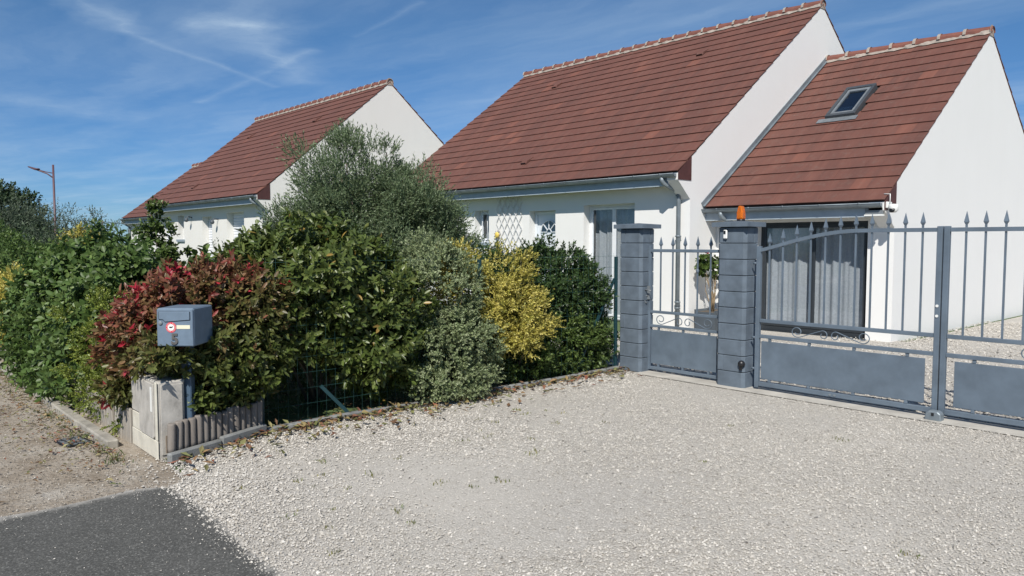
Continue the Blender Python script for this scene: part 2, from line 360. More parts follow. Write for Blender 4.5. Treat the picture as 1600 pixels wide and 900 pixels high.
def npmesh(name, V, F, mat, tint=None, smooth=False):
    me = bpy.data.meshes.new(name); V = np.asarray(V, np.float32); F = np.asarray(F, np.int32)
    k = F.shape[1]; me.vertices.add(len(V)); me.vertices.foreach_set('co', V.ravel())
    me.loops.add(F.size); me.loops.foreach_set('vertex_index', F.ravel()); me.polygons.add(len(F))
    me.polygons.foreach_set('loop_start', np.arange(0, F.size, k, dtype=np.int32)); me.polygons.foreach_set('loop_total', np.full(len(F), k, np.int32))
    me.polygons.foreach_set('use_smooth', np.full(len(F), bool(smooth)))
    me.update(calc_edges=True)
    if tint is not None:
        a = me.attributes.new('tint', 'FLOAT', 'FACE'); a.data.foreach_set('value', np.asarray(tint, np.float32))
    me.materials.append(MATS[mat]); return me
def text_mesh(txt, size, depth):
    cu = bpy.data.curves.new('txt', 'FONT'); cu.body = txt; cu.size = size; cu.extrude = depth; cu.align_x = 'CENTER'; cu.offset = .004
    o = bpy.data.objects.new('txt', cu); C.objects.link(o); bpy.context.view_layer.update()
    me = bpy.data.meshes.new_from_object(o.evaluated_get(bpy.context.evaluated_depsgraph_get())); bpy.data.objects.remove(o); return me

# ------------------------------------------------------------------ ground, road, drive
def sheet(name, poly, z, mat, sub=None):
    m = MB(); m.add([(x, y, z) for x, y in poly], [tuple(range(len(poly)))]); o = m.build(name, mat); return tag(o, kind='structure')
sheet('ground', [(-1500,-1500),(1500,-1500),(1500,1500),(-1500,1500)], -.03, 'grass_ground')
sheet('lawn', [(-60,1.78),(-6.72,1.78),(-6.72,8.2),(-8.95,12.8),(-60,12.8)], -.012, 'grass_ground')
sheet('dirt_verge', [(-80,-12),(-5.3,-12),(-5.3,1.9),(-80,1.9)], -.008, 'dirt')
gp = [(-6.72,2.1),(-6.3,1.97),(-6.05,2.0),(-5.85,1.86),(-5.7,1.88),(-5.62,1.72),(-5.45,1.6),(12,1.0),(12,40),(-5.2,40),(-5.2,14),(-9.6,14),(-9.6,8.2),(-6.72,8.2)]
sheet('gravel_drive', gp, -.004, 'gravel')
ap = [(-6.0,-12)]
for i in range(16): ap.append((-5.86+.013*i+.03*math.sin(i*1.9), -3.5+i*.32))
for i in range(8):
    a = math.pi-i*math.pi/14; ap.append((-5.42+.28*math.cos(a), 1.47+.27*math.sin(a)))
for i in range(20): ap.append((-5.1+i*.45, 1.74-.04*i*.45+.03*math.sin(i*2.3)))
ap += [(12,1.0),(12,-12)]
sheet('asphalt_road', ap, 0., 'asphalt')
sheet('gate_threshold', [(-6.35,7.86),(3.0,7.86),(3.0,8.22),(-6.35,8.22)], .006, 'concrete_strip')

def stones(name, n, area, smin, smax, seed, mat='stone', keep=None, zbase=0., coarse=0.):
    r = np.random.default_rng(seed); x0, x1, y0, y1 = area
    p = np.stack([r.uniform(x0, x1, n), r.uniform(y0, y1, n)], 1)
    rx, ry = math.sin(TH), math.cos(TH); dx, dy = -math.cos(TH), math.sin(TH)
    dep = p[:,0]*dx+p[:,1]*dy; lat = p[:,0]*rx+p[:,1]*ry
    k = (dep > 2.6)&(np.abs(lat) < dep*.74+.5)
    if keep is not None: k &= keep(p, dep, r)
    p = p[k]; dep = dep[k]; n = len(p)
    s = r.uniform(smin, smax, n)*(.7+.5*r.random(n)**3)
    if coarse: s *= 1+coarse*np.clip((-p[:,0]-3.6-(p[:,1]-2)*.25)/1.6, 0, 1)
    base = np.array([(1,0,0),(0,1,0),(-1,0,0),(0,-1,0),(0,0,1),(0,0,-1)], float)
    v = base[None]*r.uniform(.55, 1.15, (n,6,1))+r.normal(0, .16, (n,6,3))
    v[:,:,2] *= r.uniform(.45,.9,n)[:,None]
    th = r.uniform(0, 2*math.pi, n); ca, sa = np.cos(th)[:,None], np.sin(th)[:,None]
    tl = r.normal(0, .45, n); ct, st = np.cos(tl)[:,None], np.sin(tl)[:,None]
    y_, z_ = v[:,:,1]*ct-v[:,:,2]*st, v[:,:,1]*st+v[:,:,2]*ct
    x2, y2 = v[:,:,0]*ca-y_*sa, v[:,:,0]*sa+y_*ca
    W = np.stack([x2, y2, z_], 2)*s[:,None,None]
    W[:,:,0] += p[:,0:1]; W[:,:,1] += p[:,1:2]; W[:,:,2] += (zbase+s*.25)[:,None]
    T = np.array([(0,1,4),(1,2,4),(2,3,4),(3,0,4),(1,0,5),(2,1,5)])
    F = (T[None]+(np.arange(n)*6)[:,None,None]).reshape(-1,3)
    return npmesh(name, W.reshape(-1,3), F, mat), n
def kd(p, dep, r):
    inside = ~((p[:,1] < 1.70+r.normal(0,.035,len(p))-.045*np.maximum(p[:,0]+5, 0))&(p[:,0] > -5.65))
    left = (p[:,0] > -6.66)&((p[:,0] > -5.62)|(p[:,1] > 1.86+.12*(-5.9-p[:,0]))|(r.random(len(p)) < .22*np.exp(-np.maximum(1.86-p[:,1],0)/.2)))
    return left & inside & (r.random(len(p)) < np.clip(1.25-dep*.075, .22, 1)*np.clip(.85+.75*np.sin(p[:,0]*1.1+1.3*np.sin(p[:,1]*.9))*np.sin(p[:,1]*1.3+.5)-.45*np.exp(-((p[:,0]+3.1+.05*p[:,1])/.28)**2)-.4*np.exp(-((p[:,0]+1.7+.05*p[:,1])/.28)**2)-.7*np.exp(-((p[:,0]+3.4)/.7)**2-((p[:,1]-3.1)/.5)**2), .14, 1)) & ~((p[:,1] > 7.93)&(p[:,1] < 8.24))
me, n_ = stones('gravel_stones', 250000, (-6.66, 0.9, 1.0, 8.4), .0042, .0115, 3, keep=kd, coarse=.32)
tag(link('gravel_stones', me), 'pale crushed limestone gravel covering the drive in front of the gate', 'gravel', kind='stuff')
me, n2_ = stones('gravel_stones', 40000, (-9.5, 3.5, 8.25, 19.), .010, .024, 4, keep=lambda p,d,r:(p[:,0] > -6.3)|(p[:,1] < 12.6))
tag(link('court_gravel', me), 'pale gravel lying in the courtyard behind the gate', 'gravel', kind='stuff')
def kroad(p, dep, r):
    e = np.abs(p[:,1]-1.7+.045*np.maximum(p[:,0]+5, 0)); pr = np.exp(-e/.09)*.7+np.exp(-np.abs(p[:,0]+5.6)/.06)*.3+.02
    return r.random(len(p)) < pr
me, _ = stones('road_stones', 22000, (-5.72, -.6, .2, 1.8), .002, .007, 5, keep=kroad, zbase=.002)
tag(link('road_stones', me), 'stray white stones strewn over the dark tarmac', 'stones', kind='stuff')
me, _ = stones('verge_stones', 26000, (-13, -5.55, -.6, 1.72), .003, .010, 6, mat='pebble', keep=lambda p,d,r:(r.random(len(p)) < np.clip(.75-(-p[:,0]-5.6)*.09,.15,1))&(p[:,0] < -5.66))
tag(link('verge_stones', me), 'small pebbles scattered over the brown dirt verge', 'stones', kind='stuff')

def flat_leaves(name, pts, size, mat, seed, label, cat, z=.01):
    r = np.random.default_rng(seed); n = len(pts); pts = np.asarray(pts)
    a = r.uniform(0, 6.28, n); l = r.uniform(size*.6, size*1.2, n); wd = l*r.uniform(.25,.5,n)
    ax = np.stack([np.cos(a), np.sin(a), r.normal(.05,.25,n)], 1); sd = np.stack([-np.sin(a), np.cos(a), r.normal(0,.3,n)], 1)
    b0 = np.stack([pts[:,0], pts[:,1], z+r.uniform(.002,.03,n)], 1)
    V = np.stack([b0, b0+ax*(l*.5)[:,None]+sd*(wd*.5)[:,None]+[0,0,.008], b0+ax*l[:,None], b0+ax*(l*.5)[:,None]-sd*(wd*.5)[:,None]+[0,0,.008]], 1)
    V[:,:,2] = np.maximum(V[:,:,2], z*.6)
    i = np.arange(n)[:,None]*4; F = np.concatenate([i+[[0,1,2]], i+[[0,2,3]]], 1).reshape(-1,3)
    tag(link(name, npmesh(name, V.reshape(-1,3), F, mat, np.repeat(r.random(n), 2))), label, cat, kind='stuff')
pts = []
for _ in range(1800):
    y = random.uniform(1.95, 8.0); x = -6.66+(.38*(2.88-y) if y < 2.88 else 0)+abs(random.gauss(0, .09 if random.random() < .6 else .32))
    if y < 5.6 or random.random() < .55: pts.append((x, y))
flat_leaves('fallen_leaves', pts, .09, 'leaf_litter', 21, 'dry brown and green leaves fallen on the gravel along the fence kerb', 'leaves')
pts = []
for _ in range(900):
    pts.append((random.uniform(-13.5, -6.3), 1.66-abs(random.gauss(0, .28))))
for _ in range(160): pts.append((random.uniform(-11, -5.7), random.uniform(.3, 1.6)))
flat_leaves('verge_litter', pts, .05, 'leaf_litter', 22, 'brown leaf litter lying on the dirt verge below the hedge', 'leaves')
pts = [(random.uniform(-9,-6.75), random.uniform(2.6,8)) for _ in range(1400)]
flat_leaves('hedge_litter', pts, .07, 'leaf_litter', 23, 'dead leaves under the shrubs behind the wire fence', 'leaves', .005)

def tufts(name, spots, nb, h, seed, label, cat, mat='grass_blade', tlo=0., thi=1., spread=.04):
    r = np.random.default_rng(seed); V = []; F = []; T = []
    for (x, y) in spots:
        k = r.integers(max(2, nb//2), nb+1); sc = r.uniform(.5, 1.2)
        for _ in range(k):
            a = r.uniform(0, 6.28); hh = h*sc*r.uniform(.5,1.1); ln = hh*r.uniform(.2,.9); bx, by = x+r.normal(0,spread)*sc, y+r.normal(0,spread)*sc
            o = len(V); wv = .003+.002*r.random(); ca, sa = math.cos(a), math.sin(a)
            V += [(bx-sa*wv,by+ca*wv,-.004),(bx+sa*wv,by-ca*wv,-.004),(bx+ca*ln*.45-sa*wv*.7,by+sa*ln*.45+ca*wv*.7,hh*.65),(bx+ca*ln,by+sa*ln,hh)]
            F += [(o,o+1,o+2),(o+1,o+3,o+2)]; q = r.uniform(tlo,thi); T += [q,q]
    tag(link(name, npmesh(name, V, F, mat, T)), label, cat, kind='stuff')
sp = []
for _ in range(55):
    x = random.uniform(-6.3,-3.4); y = random.uniform(1.95, 5.6)
    if x < -3.6-(y-2)*.3: sp.append((x, y))
sp += [(-5.2,2.1),(-4.9,2.5),(-5.5,3.0),(-4.2,3.6),(-3.9,6.3),(-3.4,5.1),(-3.0,6.6),(-2.95,6.55),(-1.62,4.4),(-1.55,4.42)]
tufts('gravel_weeds', sp, 16, .024, 31, 'small dry weed tufts sprouting through the pale gravel', 'weeds', tlo=.72, spread=.028)
tufts('kerb_weeds', [(random.uniform(-6.6,-6.2)-(.0), random.uniform(1.9,2.2)) for _ in range(3)]+[(random.uniform(-12,-6.4), 1.62-abs(random.gauss(0,.06))) for _ in range(26)], 14, .05, 32, 'thin weeds growing along the foot of the kerb and cabinet', 'weeds')
tufts('lawn_grass', [(random.uniform(-14,-7.2), random.uniform(2.6,9)) for _ in range(2600)], 9, .11, 33, 'rough green lawn grass behind the wire fence', 'grass', thi=.8, spread=.07)

# ------------------------------------------------------------------ houses
def gable_house(name, label, x0, x1, yw, ye, ze, yr, zr, ops=(), wall='render_white', zc=.5, tile_parts=0, tw=.3, nc=19, corbel=True, left_open=False, vents=(), skip=None, gutter_l=0., verge=.014):
    root = thing(name, label, 'house', (0,0,0))
    pitch = math.atan2(zr-ze, yr-ye); sp_, cp_ = math.sin(pitch), math.cos(pitch)
    zw = ze+(yw-ye)*math.tan(pitch)-.10                      # wall top under the roof
    yb = 2*yr-yw; yeb = 2*yr-ye
    # walls: front with openings and reveals, two gables, back
    xs = sorted({x0, x1, *[o[0] for o in ops], *[o[1] for o in ops]}); zs = sorted({-.2, zw, *[max(o[2], -.2) for o in ops], *[o[3] for o in ops]})
    m = MB()
    for i in range(len(xs)-1):
        for j in range(len(zs)-1):
            cx, cz = (xs[i]+xs[i+1])/2, (zs[j]+zs[j+1])/2
            if any(o[0] < cx < o[1] and max(o[2], -.2) < cz < o[3] for o in ops): continue
            m.add([(xs[i],yw,zs[j]),(xs[i+1],yw,zs[j]),(xs[i+1],yw,zs[j+1]),(xs[i],yw,zs[j+1])], [(0,1,2,3)])
    for o in ops:
        a, b_, c_, d_ = o[:4]; dp = o[4]
        m.add([(a,yw,c_),(a,yw+dp,c_),(a,yw+dp,d_),(a,yw,d_)], [(0,1,2,3)]); m.add([(b_,yw,c_),(b_,yw+dp,c_),(b_,yw+dp,d_),(b_,yw,d_)], [(3,2,1,0)])
        m.add([(a,yw,d_),(b_,yw,d_),(b_,yw+dp,d_),(a,yw+dp,d_)], [(0,1,2,3)])
        if c_ > .1: m.add([(a,yw,c_),(b_,yw,c_),(b_,yw+dp,c_),(a,yw+dp,c_)], [(3,2,1,0)])
    zt = ze-.022
    g = [(yw,-.2),(yb,-.2),(yb,ze-zc),(yeb-.03,ze-.16),(yeb-.03,zt),(yr,zr-.025),(ye+.03,zt),(ye+.03,ze-.16),(yw,ze-zc)] if corbel else [(yw,-.2),(yb,-.2),(yb,zw),(yr,zr-.08),(yw,zw)]
    for x in ((x1,) if left_open else (x0, x1)):
        m.add([(x,y,z) for y, z in g], [tuple(range(len(g)))])
        if corbel:
            xa, xb = (x-.26, x-.002) if x == x1 else (x+.002, x+.26)
            m.prism([(yw-.001,ze-zc),(ye+.03,ze-.16),(ye+.03,zt),(yw-.001,ze-.1)], 0, xa, xb)
    m.add([(x0,yb,-.2),(x1,yb,-.2),(x1,yb,zw),(x0,yb,zw)], [(3,2,1,0)])
    if corbel:
        zy = lambda y: zt+(y-ye)*math.tan(pitch)-.01
        MB().prism([(ye+.032,ze-.158),(yw+.02,ze-.158),(yw+.02,zy(yw+.02)),(ye+.032,zy(ye+.032))], 0, x1+.002, x1+.012).build('eave_board', 'eave_red', root)
    bm_wall = link('wall', m.mesh('wall', wall), root)
    # floor slab inside keeps the interior closed
    MB().box(x0+.05, x1-.05, yw+.4, yb-.05, -.15, -.02).build('floor', 'interior', root)
    # roof deck, tiles
    xa, xb = x0-verge, x1+verge
    if left_open: xa = x0
    rf = MB(); th = .05
    off = lambda y, z, d, s: (y+s*d*sp_, z-d*cp_)
    f0 = off(ye+.02, ze+.015, .03, 1); f1 = (yr, zr-.03/cp_); f2 = off(yeb-.02, ze+.015, .03, -1)
    rf.prism([f0, f1, f2, (f2[0]-.01, f2[1]-.05), (yr, f1[1]-.055), (f0[0]+.01, f0[1]-.05)], 0, xa+.05, xb-.05)
    roof = rf.build('roof', 'underlay', root)
    SL = math.hypot(yr-ye, zr-ze); gauge = SL/nc; ncol = max(1, round((xb-xa)/tw)); tw = (xb-xa)/ncol
    tm = MB(); g_ = .0008; Lt = gauge*1.16
    tm.add([(g_,0,.004),(tw-g_,0,.004),(tw-g_,Lt,-.022),(g_,Lt,-.022),(g_,0,.022),(tw-g_,0,.022),(tw-g_,Lt,-.004),(g_,Lt,-.004)],
           [(0,3,2,1),(4,5,6,7),(0,1,5,4),(1,2,6,5),(2,3,7,6),(3,0,4,7)])
    tme = tm.mesh('tile', 'tile'); tV = np.array(tm.v); tF = np.array(tm.f)
    cells = []
    for i in range(nc):
        for j in range(-1 if i % 2 else 0, ncol):
            xl = xa+j*tw+(tw/2 if i % 2 else 0); lo, hi = max(xl, xa), min(xl+tw, xb)
            if hi-lo < .02: continue
            y = ye+i*gauge*cp_; z = ze+i*gauge*sp_
            if skip and skip(i, (lo+hi)/2, y+gauge*.5*cp_): continue
            d = (Vector((lo, y, z))-CAM).length
            cells.append((d, lo, (hi-lo)/tw, y, z))
    cells.sort(); SV = []; SF = []; no = 0
    for q, (d, xl, sx, y, z) in enumerate(cells):
        jz = random.uniform(-.002,.002); jr = random.uniform(-.003,.003)
        if q < tile_parts:
            o = link('tile', tme, roof, (xl, y, z+jz), (pitch+jr*.8, random.uniform(-.003,.003), 0)); o.scale = (sx, 1, 1)
        else:
            v = tV*[sx,1,1]; yy = v[:,1]*math.cos(pitch+jr)-v[:,2]*math.sin(pitch+jr); zz = v[:,1]*math.sin(pitch+jr)+v[:,2]*math.cos(pitch+jr)
            SV.append(np.stack([v[:,0]+xl, yy+y, zz+z+jz], 1)); SF.append(tF+no); no += 8
    if SV:
        o = link('tiles', npmesh('tiles', np.concatenate(SV), np.concatenate(SF), 'tile'), roof); o['kind'] = 'stuff'
    bk = MB()                                                # courses of the rear slope, seen only at the verge
    for i in range(nc):
        s0, s1 = i*gauge, (i+1)*gauge+.03
        q = [(yeb-s*cp_+n_*sp_, ze+s*sp_+n_*cp_) for s, n_ in ((s0,.004),(s0,.028),(s1,-.002),(s1,-.02))]
        bk.prism(q, 0, xa, xb)
    o = bk.build('rear_tiles', 'tile', roof); o['kind'] = 'stuff'
    # ridge
    rl = .46; nr = int((xb-xa)/rl); rl = (xb-xa)/nr
    rt = MB(); seg = 7
    for k in range(seg):
        a0, a1 = R(-8)+(math.pi+R(16))*k/seg, R(-8)+(math.pi+R(16))*(k+1)/seg
        for r0, r1 in ((.125,.108),):
            q = [(0, math.cos(a), math.sin(a)) for a in (a0, a1)]
            rt.add([(0,q[0][1]*r0,q[0][2]*r0-.02),(0,q[1][1]*r0,q[1][2]*r0-.02),(rl+.03,q[1][1]*r1,q[1][2]*r1-.03),(rl+.03,q[0][1]*r1,q[0][2]*r1-.03)], [(0,1,2,3)], True)
    rme = rt.mesh('ridge_tile', 'ridge_tile')
    cl = MB()
    for k in range(seg):
        a0, a1 = math.pi*k/seg, math.pi*(k+1)/seg
        cl.add([(x,math.cos(a)*rr,math.sin(a)*rr-.024) for x in (0,.065) for a in (a0,a1) for rr in (.142,)], [(0,1,3,2)], True)
    clm = cl.mesh('mortar_joint', 'mortar')
    for i in range(nr):
        o = link('ridge_tile', rme, roof, (xa+i*rl, yr, zr+.025), (random.uniform(-.02,.02), 0, random.uniform(-.01,.01)))
        link('mortar_joint', clm, roof, (xa+i*rl-.02, yr, zr+.027))
    mo = MB()
    n_seg = int((xb-xa)/.1)
    for sgn in (-1, 1):
        vs = []; 
        for i in range(n_seg+1):
            x = xa+(xb-xa)*i/n_seg; dd = .175+.022*math.sin(i*1.7)+.012*math.sin(i*4.1)
            vs += [(x, yr+sgn*.09, zr+.045), (x, yr+sgn*dd*cp_, zr-dd*sp_+.034)]
        mo.add(vs, [(2*i, 2*i+2, 2*i+3, 2*i+1) for i in range(n_seg)])
    mo.add([(xb-.001, yr+.14*math.cos(a), zr+.01+.125*math.sin(a)) for a in [math.pi*k/8 for k in range(9)]]+[(xb-.001,yr-.14,zr-.1),(xb-.001,yr+.14,zr-.1)], [tuple(range(11))])
    mo.build('ridge_mortar', 'mortar', roof)
    for vx, vy in vents:
        vz = ze+(vy-ye)*math.tan(pitch); v = MB()
        v.prism([(-.11,.018),(-.02,.05),(.22,.008),(.22,.0),(-.11,.0)], 0, -.10, .10); 
        o = v.build('vent_tile', 'tile', roof); o.location = (vx, vy, vz+.02); o.rotation_euler = (pitch, 0, 0)
        v = MB().box(-.085,.085,-.114,-.104,.005,.028); o = v.build('vent_mouth', 'black_plastic', roof); o.location = (vx, vy-.01, vz+.03); o.rotation_euler = (pitch, 0, 0)
    # fascia, soffit, gutter with brackets
    gx0, gx1 = x0+gutter_l, x1-.03
    MB().box(gx0, x1-.265, ye+.075, ye+.098, ze-.27, ze-.05).build('fascia', 'fascia', root)
    MB().box(gx0, x1-.265, ye+.099, yw-.001, ze-.245, ze-.225).build('soffit', 'soffit', root)
    gu = MB(); k = 9; rg = .068; gc = (ye-.012, ze-.045)
    po = [(gc[0]+rg*math.cos(math.pi+math.pi*i/k), gc[1]+rg*math.sin(math.pi+math.pi*i/k)) for i in range(k+1)]
    pi_ = [(gc[0]+(rg-.006)*math.cos(2*math.pi-math.pi*i/k), gc[1]+(rg-.006)*math.sin(2*math.pi-math.pi*i/k)) for i in range(k+1)]
    gu.prism(po+pi_, 0, gx0, gx1)
    gu.tube([(gx0,gc[0]-rg,gc[1]),(gx1,gc[0]-rg,gc[1])], .010, 6)
    for xe in (gx0+.002, gx1-.002):
        gu.prism(po, 0, xe-.002, xe+.002)
    gut = gu.build('gutter', 'zinc', root)
    br = MB(); po2 = [(gc[0]+(rg+.005)*math.cos(math.pi+math.pi*i/k), gc[1]+(rg+.005)*math.sin(math.pi+math.pi*i/k)) for i in range(k+1)]
    br.prism([(y-gc[0], z-gc[1]) for y, z in po2]+[(y-gc[0], z-gc[1]) for y, z in reversed(po)], 0, -.012, .012); br.tube([(-.016,-rg,.002),(.016,-rg,.002)], .014, 6)
    bme = br.mesh('bracket', 'zinc'); nb = max(2, int((gx1-gx0)/.62))
    for i in range(nb): link('bracket', bme, gut, (gx0+(i+.5)*(gx1-gx0)/nb, gc[0], gc[1]))
    # weathered drips on the gutter line are left to the zinc itself
    return root, roof, pitch, gc
def downpipe(root, x, gc, yw, zlow=0., r=.045):
    y2 = yw-.075
    pts = [(x-.13,gc[0],gc[1]-.06),(x-.13,gc[0],gc[1]-.12),(x-.11,gc[0]+.02,gc[1]-.17),(x-.03,y2-.06,gc[1]-.30),(x,y2-.01,gc[1]-.35),(x,y2,gc[1]-.42),(x,y2,zlow)]
    p = MB().tube(pts, r, 12).build('downpipe', 'zinc', root)
    for z in (gc[1]-.42, 1.85, .52, .40):
        if z > zlow+.1:
            q = MB().tube([(x,y2,z),(x,y2,z+.03)], r+.012, 12); q.box(x-.075,x+.075,y2-.006,y2+.006,z+.008,z+.022); q.build('pipe_collar', 'zinc', p)
    return p
def window_unit(root, name, x0, x1, z0, z1, y, mat, leaves=2, fw=.055, pane='glass', curtain=None, cdep=.12, bottom=None):
    m = MB(); b_ = bottom or fw
    m.box(x0,x1,y,y+.06,z1-fw,z1); m.box(x0,x1,y,y+.06,z0,z0+b_); m.box(x0,x0+fw,y,y+.06,z0+b_,z1-fw); m.box(x1-fw,x1,y,y+.06,z0+b_,z1-fw)
    wn = m.build(name, mat, root, .004)
    wl = (x1-x0-2*fw)/leaves
    for i in range(leaves):
        a = x0+fw+i*wl; s = MB(); q = .048; yy = y-.012
        s.box(a+.003,a+wl-.003,yy,yy+.045,z1-fw-q,z1-fw-.002); s.box(a+.003,a+wl-.003,yy,yy+.045,z0+b_+.002,z0+b_+q); s.box(a+.003,a+q,yy,yy+.045,z0+b_+q,z1-fw-q); s.box(a+wl-q,a+wl-.003,yy,yy+.045,z0+b_+q,z1-fw-q)
        s.build('sash', mat, wn, .003)
        MB().box(a+q-.005,a+wl-q+.005,yy+.02,yy+.026,z0+b_+q-.005,z1-fw-q+.005).build('pane', pane, wn)
    if curtain:
        nx = int((x1-x0)/.02); vs = []; ph = random.uniform(0,6)
        for i in range(nx+1):
            x = x0+fw*.5+(x1-x0-fw)*i/nx; u = i/nx*(x1-x0)
            for z, am in ((z0+.03,1.25),(z1-.02,1.)):
                vs.append((x+.006*math.sin(u*31+ph), y+.06+cdep+am*(.022*math.sin(u*curtain+ph+1.6*math.sin(u*5.3))+.016*math.sin(u*curtain*.57+2.1)+.008*math.sin(u*curtain*2.3+1.3)), z))
        c_ = MB(); c_.add(vs, [(2*i,2*i+2,2*i+3,2*i+1) for i in range(nx)], True); c_.build('curtain', 'curtain', wn)
    return wn

# main house
MW = 12.75
mops = [(-15.70,-15.12,1.74,2.58,.22),(-13.58,-12.68,-.2,2.50,.24),(-11.77,-10.30,-.2,2.58,.22),(-18.9,-17.7,.95,2.5,.22)]
main, mroof, mp_, mgc = gable_house('white_house', 'long white rendered house with red tiled roof behind the hedge and wicket gate', -19.45, -8.9, MW, 12.3, 3.13, 18.1, 7.5, mops, zc=.53, tile_parts=300, nc=20, vents=((-16.7,16.8),(-14.1,13.12),(-11.5,16.88)))
downpipe(main, -9.12, mgc, MW)
downpipe(main, -16.62, mgc, MW)
window_unit(main, 'window', -15.70,-15.12,1.74,2.58, MW+.2, 'white_pvc', 1, curtain=40)
window_unit(main, 'window', -18.9,-17.7,.95,2.5, MW+.2, 'white_pvc', 2, curtain=40)
b = MB(); 
for i in range(2): b.tube([(-15.50+.2*i,MW+.10,1.76),(-15.50+.2*i,MW+.10,2.57)], .009, 6)
b.build('window_bars', 'white_pvc', main)
MB().box(-15.78,-15.06,MW-.07,MW+.2,1.66,1.742).build('window_sill', 'sill_grey', main, .008)
window_unit(main, 'french_window', -11.77,-10.30,.02,2.58, MW+.2, 'white_pvc', 2, fw=.06, curtain=26)
d = MB().box(-13.575,-12.685,MW+.22,MW+.27,0,2.495).build('door', 'door_white', main)
dc = -13.10; FZ = 1.99
f = MB()
f.box(-13.575,-13.50,MW+.19,MW+.219,0,2.49); f.box(-12.76,-12.685,MW+.19,MW+.219,0,2.49); f.box(-13.499,-12.761,MW+.19,MW+.219,2.42,2.49)
f.build('door_frame', 'door_white', d)
fan = [(dc,FZ)]+[(dc+.27*math.cos(a), FZ+.27*math.sin(a)) for a in [math.pi*k/14 for k in range(15)]]
MB().prism(fan, 1, MW+.208, MW+.219).build('fanlight', 'glass_dark', d)
f = MB()
for a in (.0, .25, .5, .75, 1.): f.bar((dc+.07*math.cos(a*math.pi),MW+.203,FZ+.07*math.sin(a*math.pi)),(dc+.285*math.cos(a*math.pi),MW+.203,FZ+.285*math.sin(a*math.pi)), .018,.026,(0,1,0))
f.tube([(dc+.28*math.cos(a),MW+.205,FZ+.28*math.sin(a)) for a in [math.pi*k/14 for k in range(15)]], .014, 6)
f.tube([(dc+.075*math.cos(a),MW+.205,FZ+.075*math.sin(a)) for a in [math.pi*k/8 for k in range(9)]], .012, 6)
f.build('muntin', 'door_white', d)
for z0_, z1_ in ((1.72,1.88),(1.0,1.62),(.15,.88)):
    for sx in (-1, 1): MB().box(dc+sx*.19-.13,dc+sx*.19+.13,MW+.205,MW+.219,z0_,z1_).build('door_panel', 'door_white', d, .008)
MB().tube([(-12.83,MW+.21,1.05),(-12.83,MW+.15,1.05),(-12.95,MW+.15,1.05)], .011, 8).build('handle', 'zinc', d)
# trellis with a small yellow sun on it
tr = thing('trellis', 'white lattice trellis on the wall between small window and front door', 'trellis', (-14.31, MW-.03, 1.25))
hw, hh = .48, 1.66; px_ = .215; sl_ = 1.55
for sgn, yo in ((1, 0), (-1, -.012)):
    for k in range(-9, 14):
        # line z = sl*(x-k*px) clipped to the rectangle
        a = []
        x_c = -hw+k*px_
        t0, t1 = max(0, (x_c-hw)/-1 if False else 0), 1
        za, zb = 0, hh
        xa_, xb_ = x_c+sgn*(za)/sl_, x_c+sgn*(zb)/sl_
        lo, hi = 0., 1.
        dx_ = xb_-xa_
        for bound, s_ in ((-hw, 1), (hw, -1)):
            va, vb = s_*(xa_-bound), s_*(xb_-bound)
            if va < 0 and vb < 0: lo = 2; break
            if va < 0: lo = max(lo, va/(va-vb))
            if vb < 0: hi = min(hi, va/(va-vb))
        if hi-lo < .06: continue
        MB().bar((xa_+dx_*lo,yo,hh*lo),(xa_+dx_*hi,yo,hh*hi), .021, .010, (0,1,0)).build('slat', 'trellis_white', tr)
so_ = thing('sun_ornament', 'small yellow sun shaped wall ornament hung on the white trellis', 'ornament', (-14.72, MW-.07, 1.93))
MB().lathe([(.0,-.015),(.075,-.012),(.075,.012),(.04,.025),(0,.028)], (0,0,0), 14).build('face', 'yellow_paint', so_).rotation_euler = (R(90),0,0)
for k in range(9):
    a = 2*math.pi*k/9; MB().add([(math.cos(a-.2)*.08,.0,math.sin(a-.2)*.08),(math.cos(a+.2)*.08,0,math.sin(a+.2)*.08),(math.cos(a)*.14,0,math.sin(a)*.14),(math.cos(a)*.09,-.012,math.sin(a)*.09),(math.cos(a)*.09,.012,math.sin(a)*.09)], [(0,3,2),(3,1,2),(0,2,4),(4,2,1),(0,4,3),(3,4,1)]).build('ray', 'wood_post', so_)

# extension of the same white house, lower and set back: its own building volume
EW = 13.7
EX0, EX1 = -8.9, -5.35
eops = [(-7.95,-5.80,.0,2.13,.2)]
vx0, vx1, vy0, vy1 = -7.66, -7.02, 15.84, 16.86
ext, eroof, ep, egc = gable_house('house_extension', 'lower white house wing with roof window and dark sliding door behind the gate', EX0, EX1, EW, 13.22, 2.45, 18.43, 6.2, eops, zc=.45, tile_parts=300, nc=17, left_open=True,
    skip=lambda i, x, y: vx0 < x < vx1 and vy0 < y < vy1-.1)
sd = window_unit(ext, 'sliding_door', -7.95,-5.80,.0,2.13, EW+.13, 'anthracite', 2, fw=.065, curtain=24, cdep=.09, bottom=.09)
MB().box(-8.0,-5.75,EW-.03,EW+.2,-.06,.001).build('door_sill', 'anthracite', ext)
def on_roof(y, d=0): return (y-d*math.sin(ep), 2.45+(y-13.22)*math.tan(ep)+d*math.cos(ep))
def slope_box(m, xa, xb, ya, yb, d0, d1):
    q = [on_roof(ya,d0), on_roof(yb,d0), on_roof(yb,d1), on_roof(ya,d1)]; m.prism(q, 0, xa, xb); return m
ve = MB()
slope_box(ve, vx0, vx1, vy1-.07, vy1, -.02, .11); slope_box(ve, vx0, vx1, vy0, vy0+.07, -.02, .10)
slope_box(ve, vx0, vx0+.07, vy0+.071, vy1-.071, -.02, .105); slope_box(ve, vx1-.07, vx1, vy0+.071, vy1-.071, -.02, .105)
veo = ve.build('roof_window', 'velux_frame', ext, .006)
s = MB()
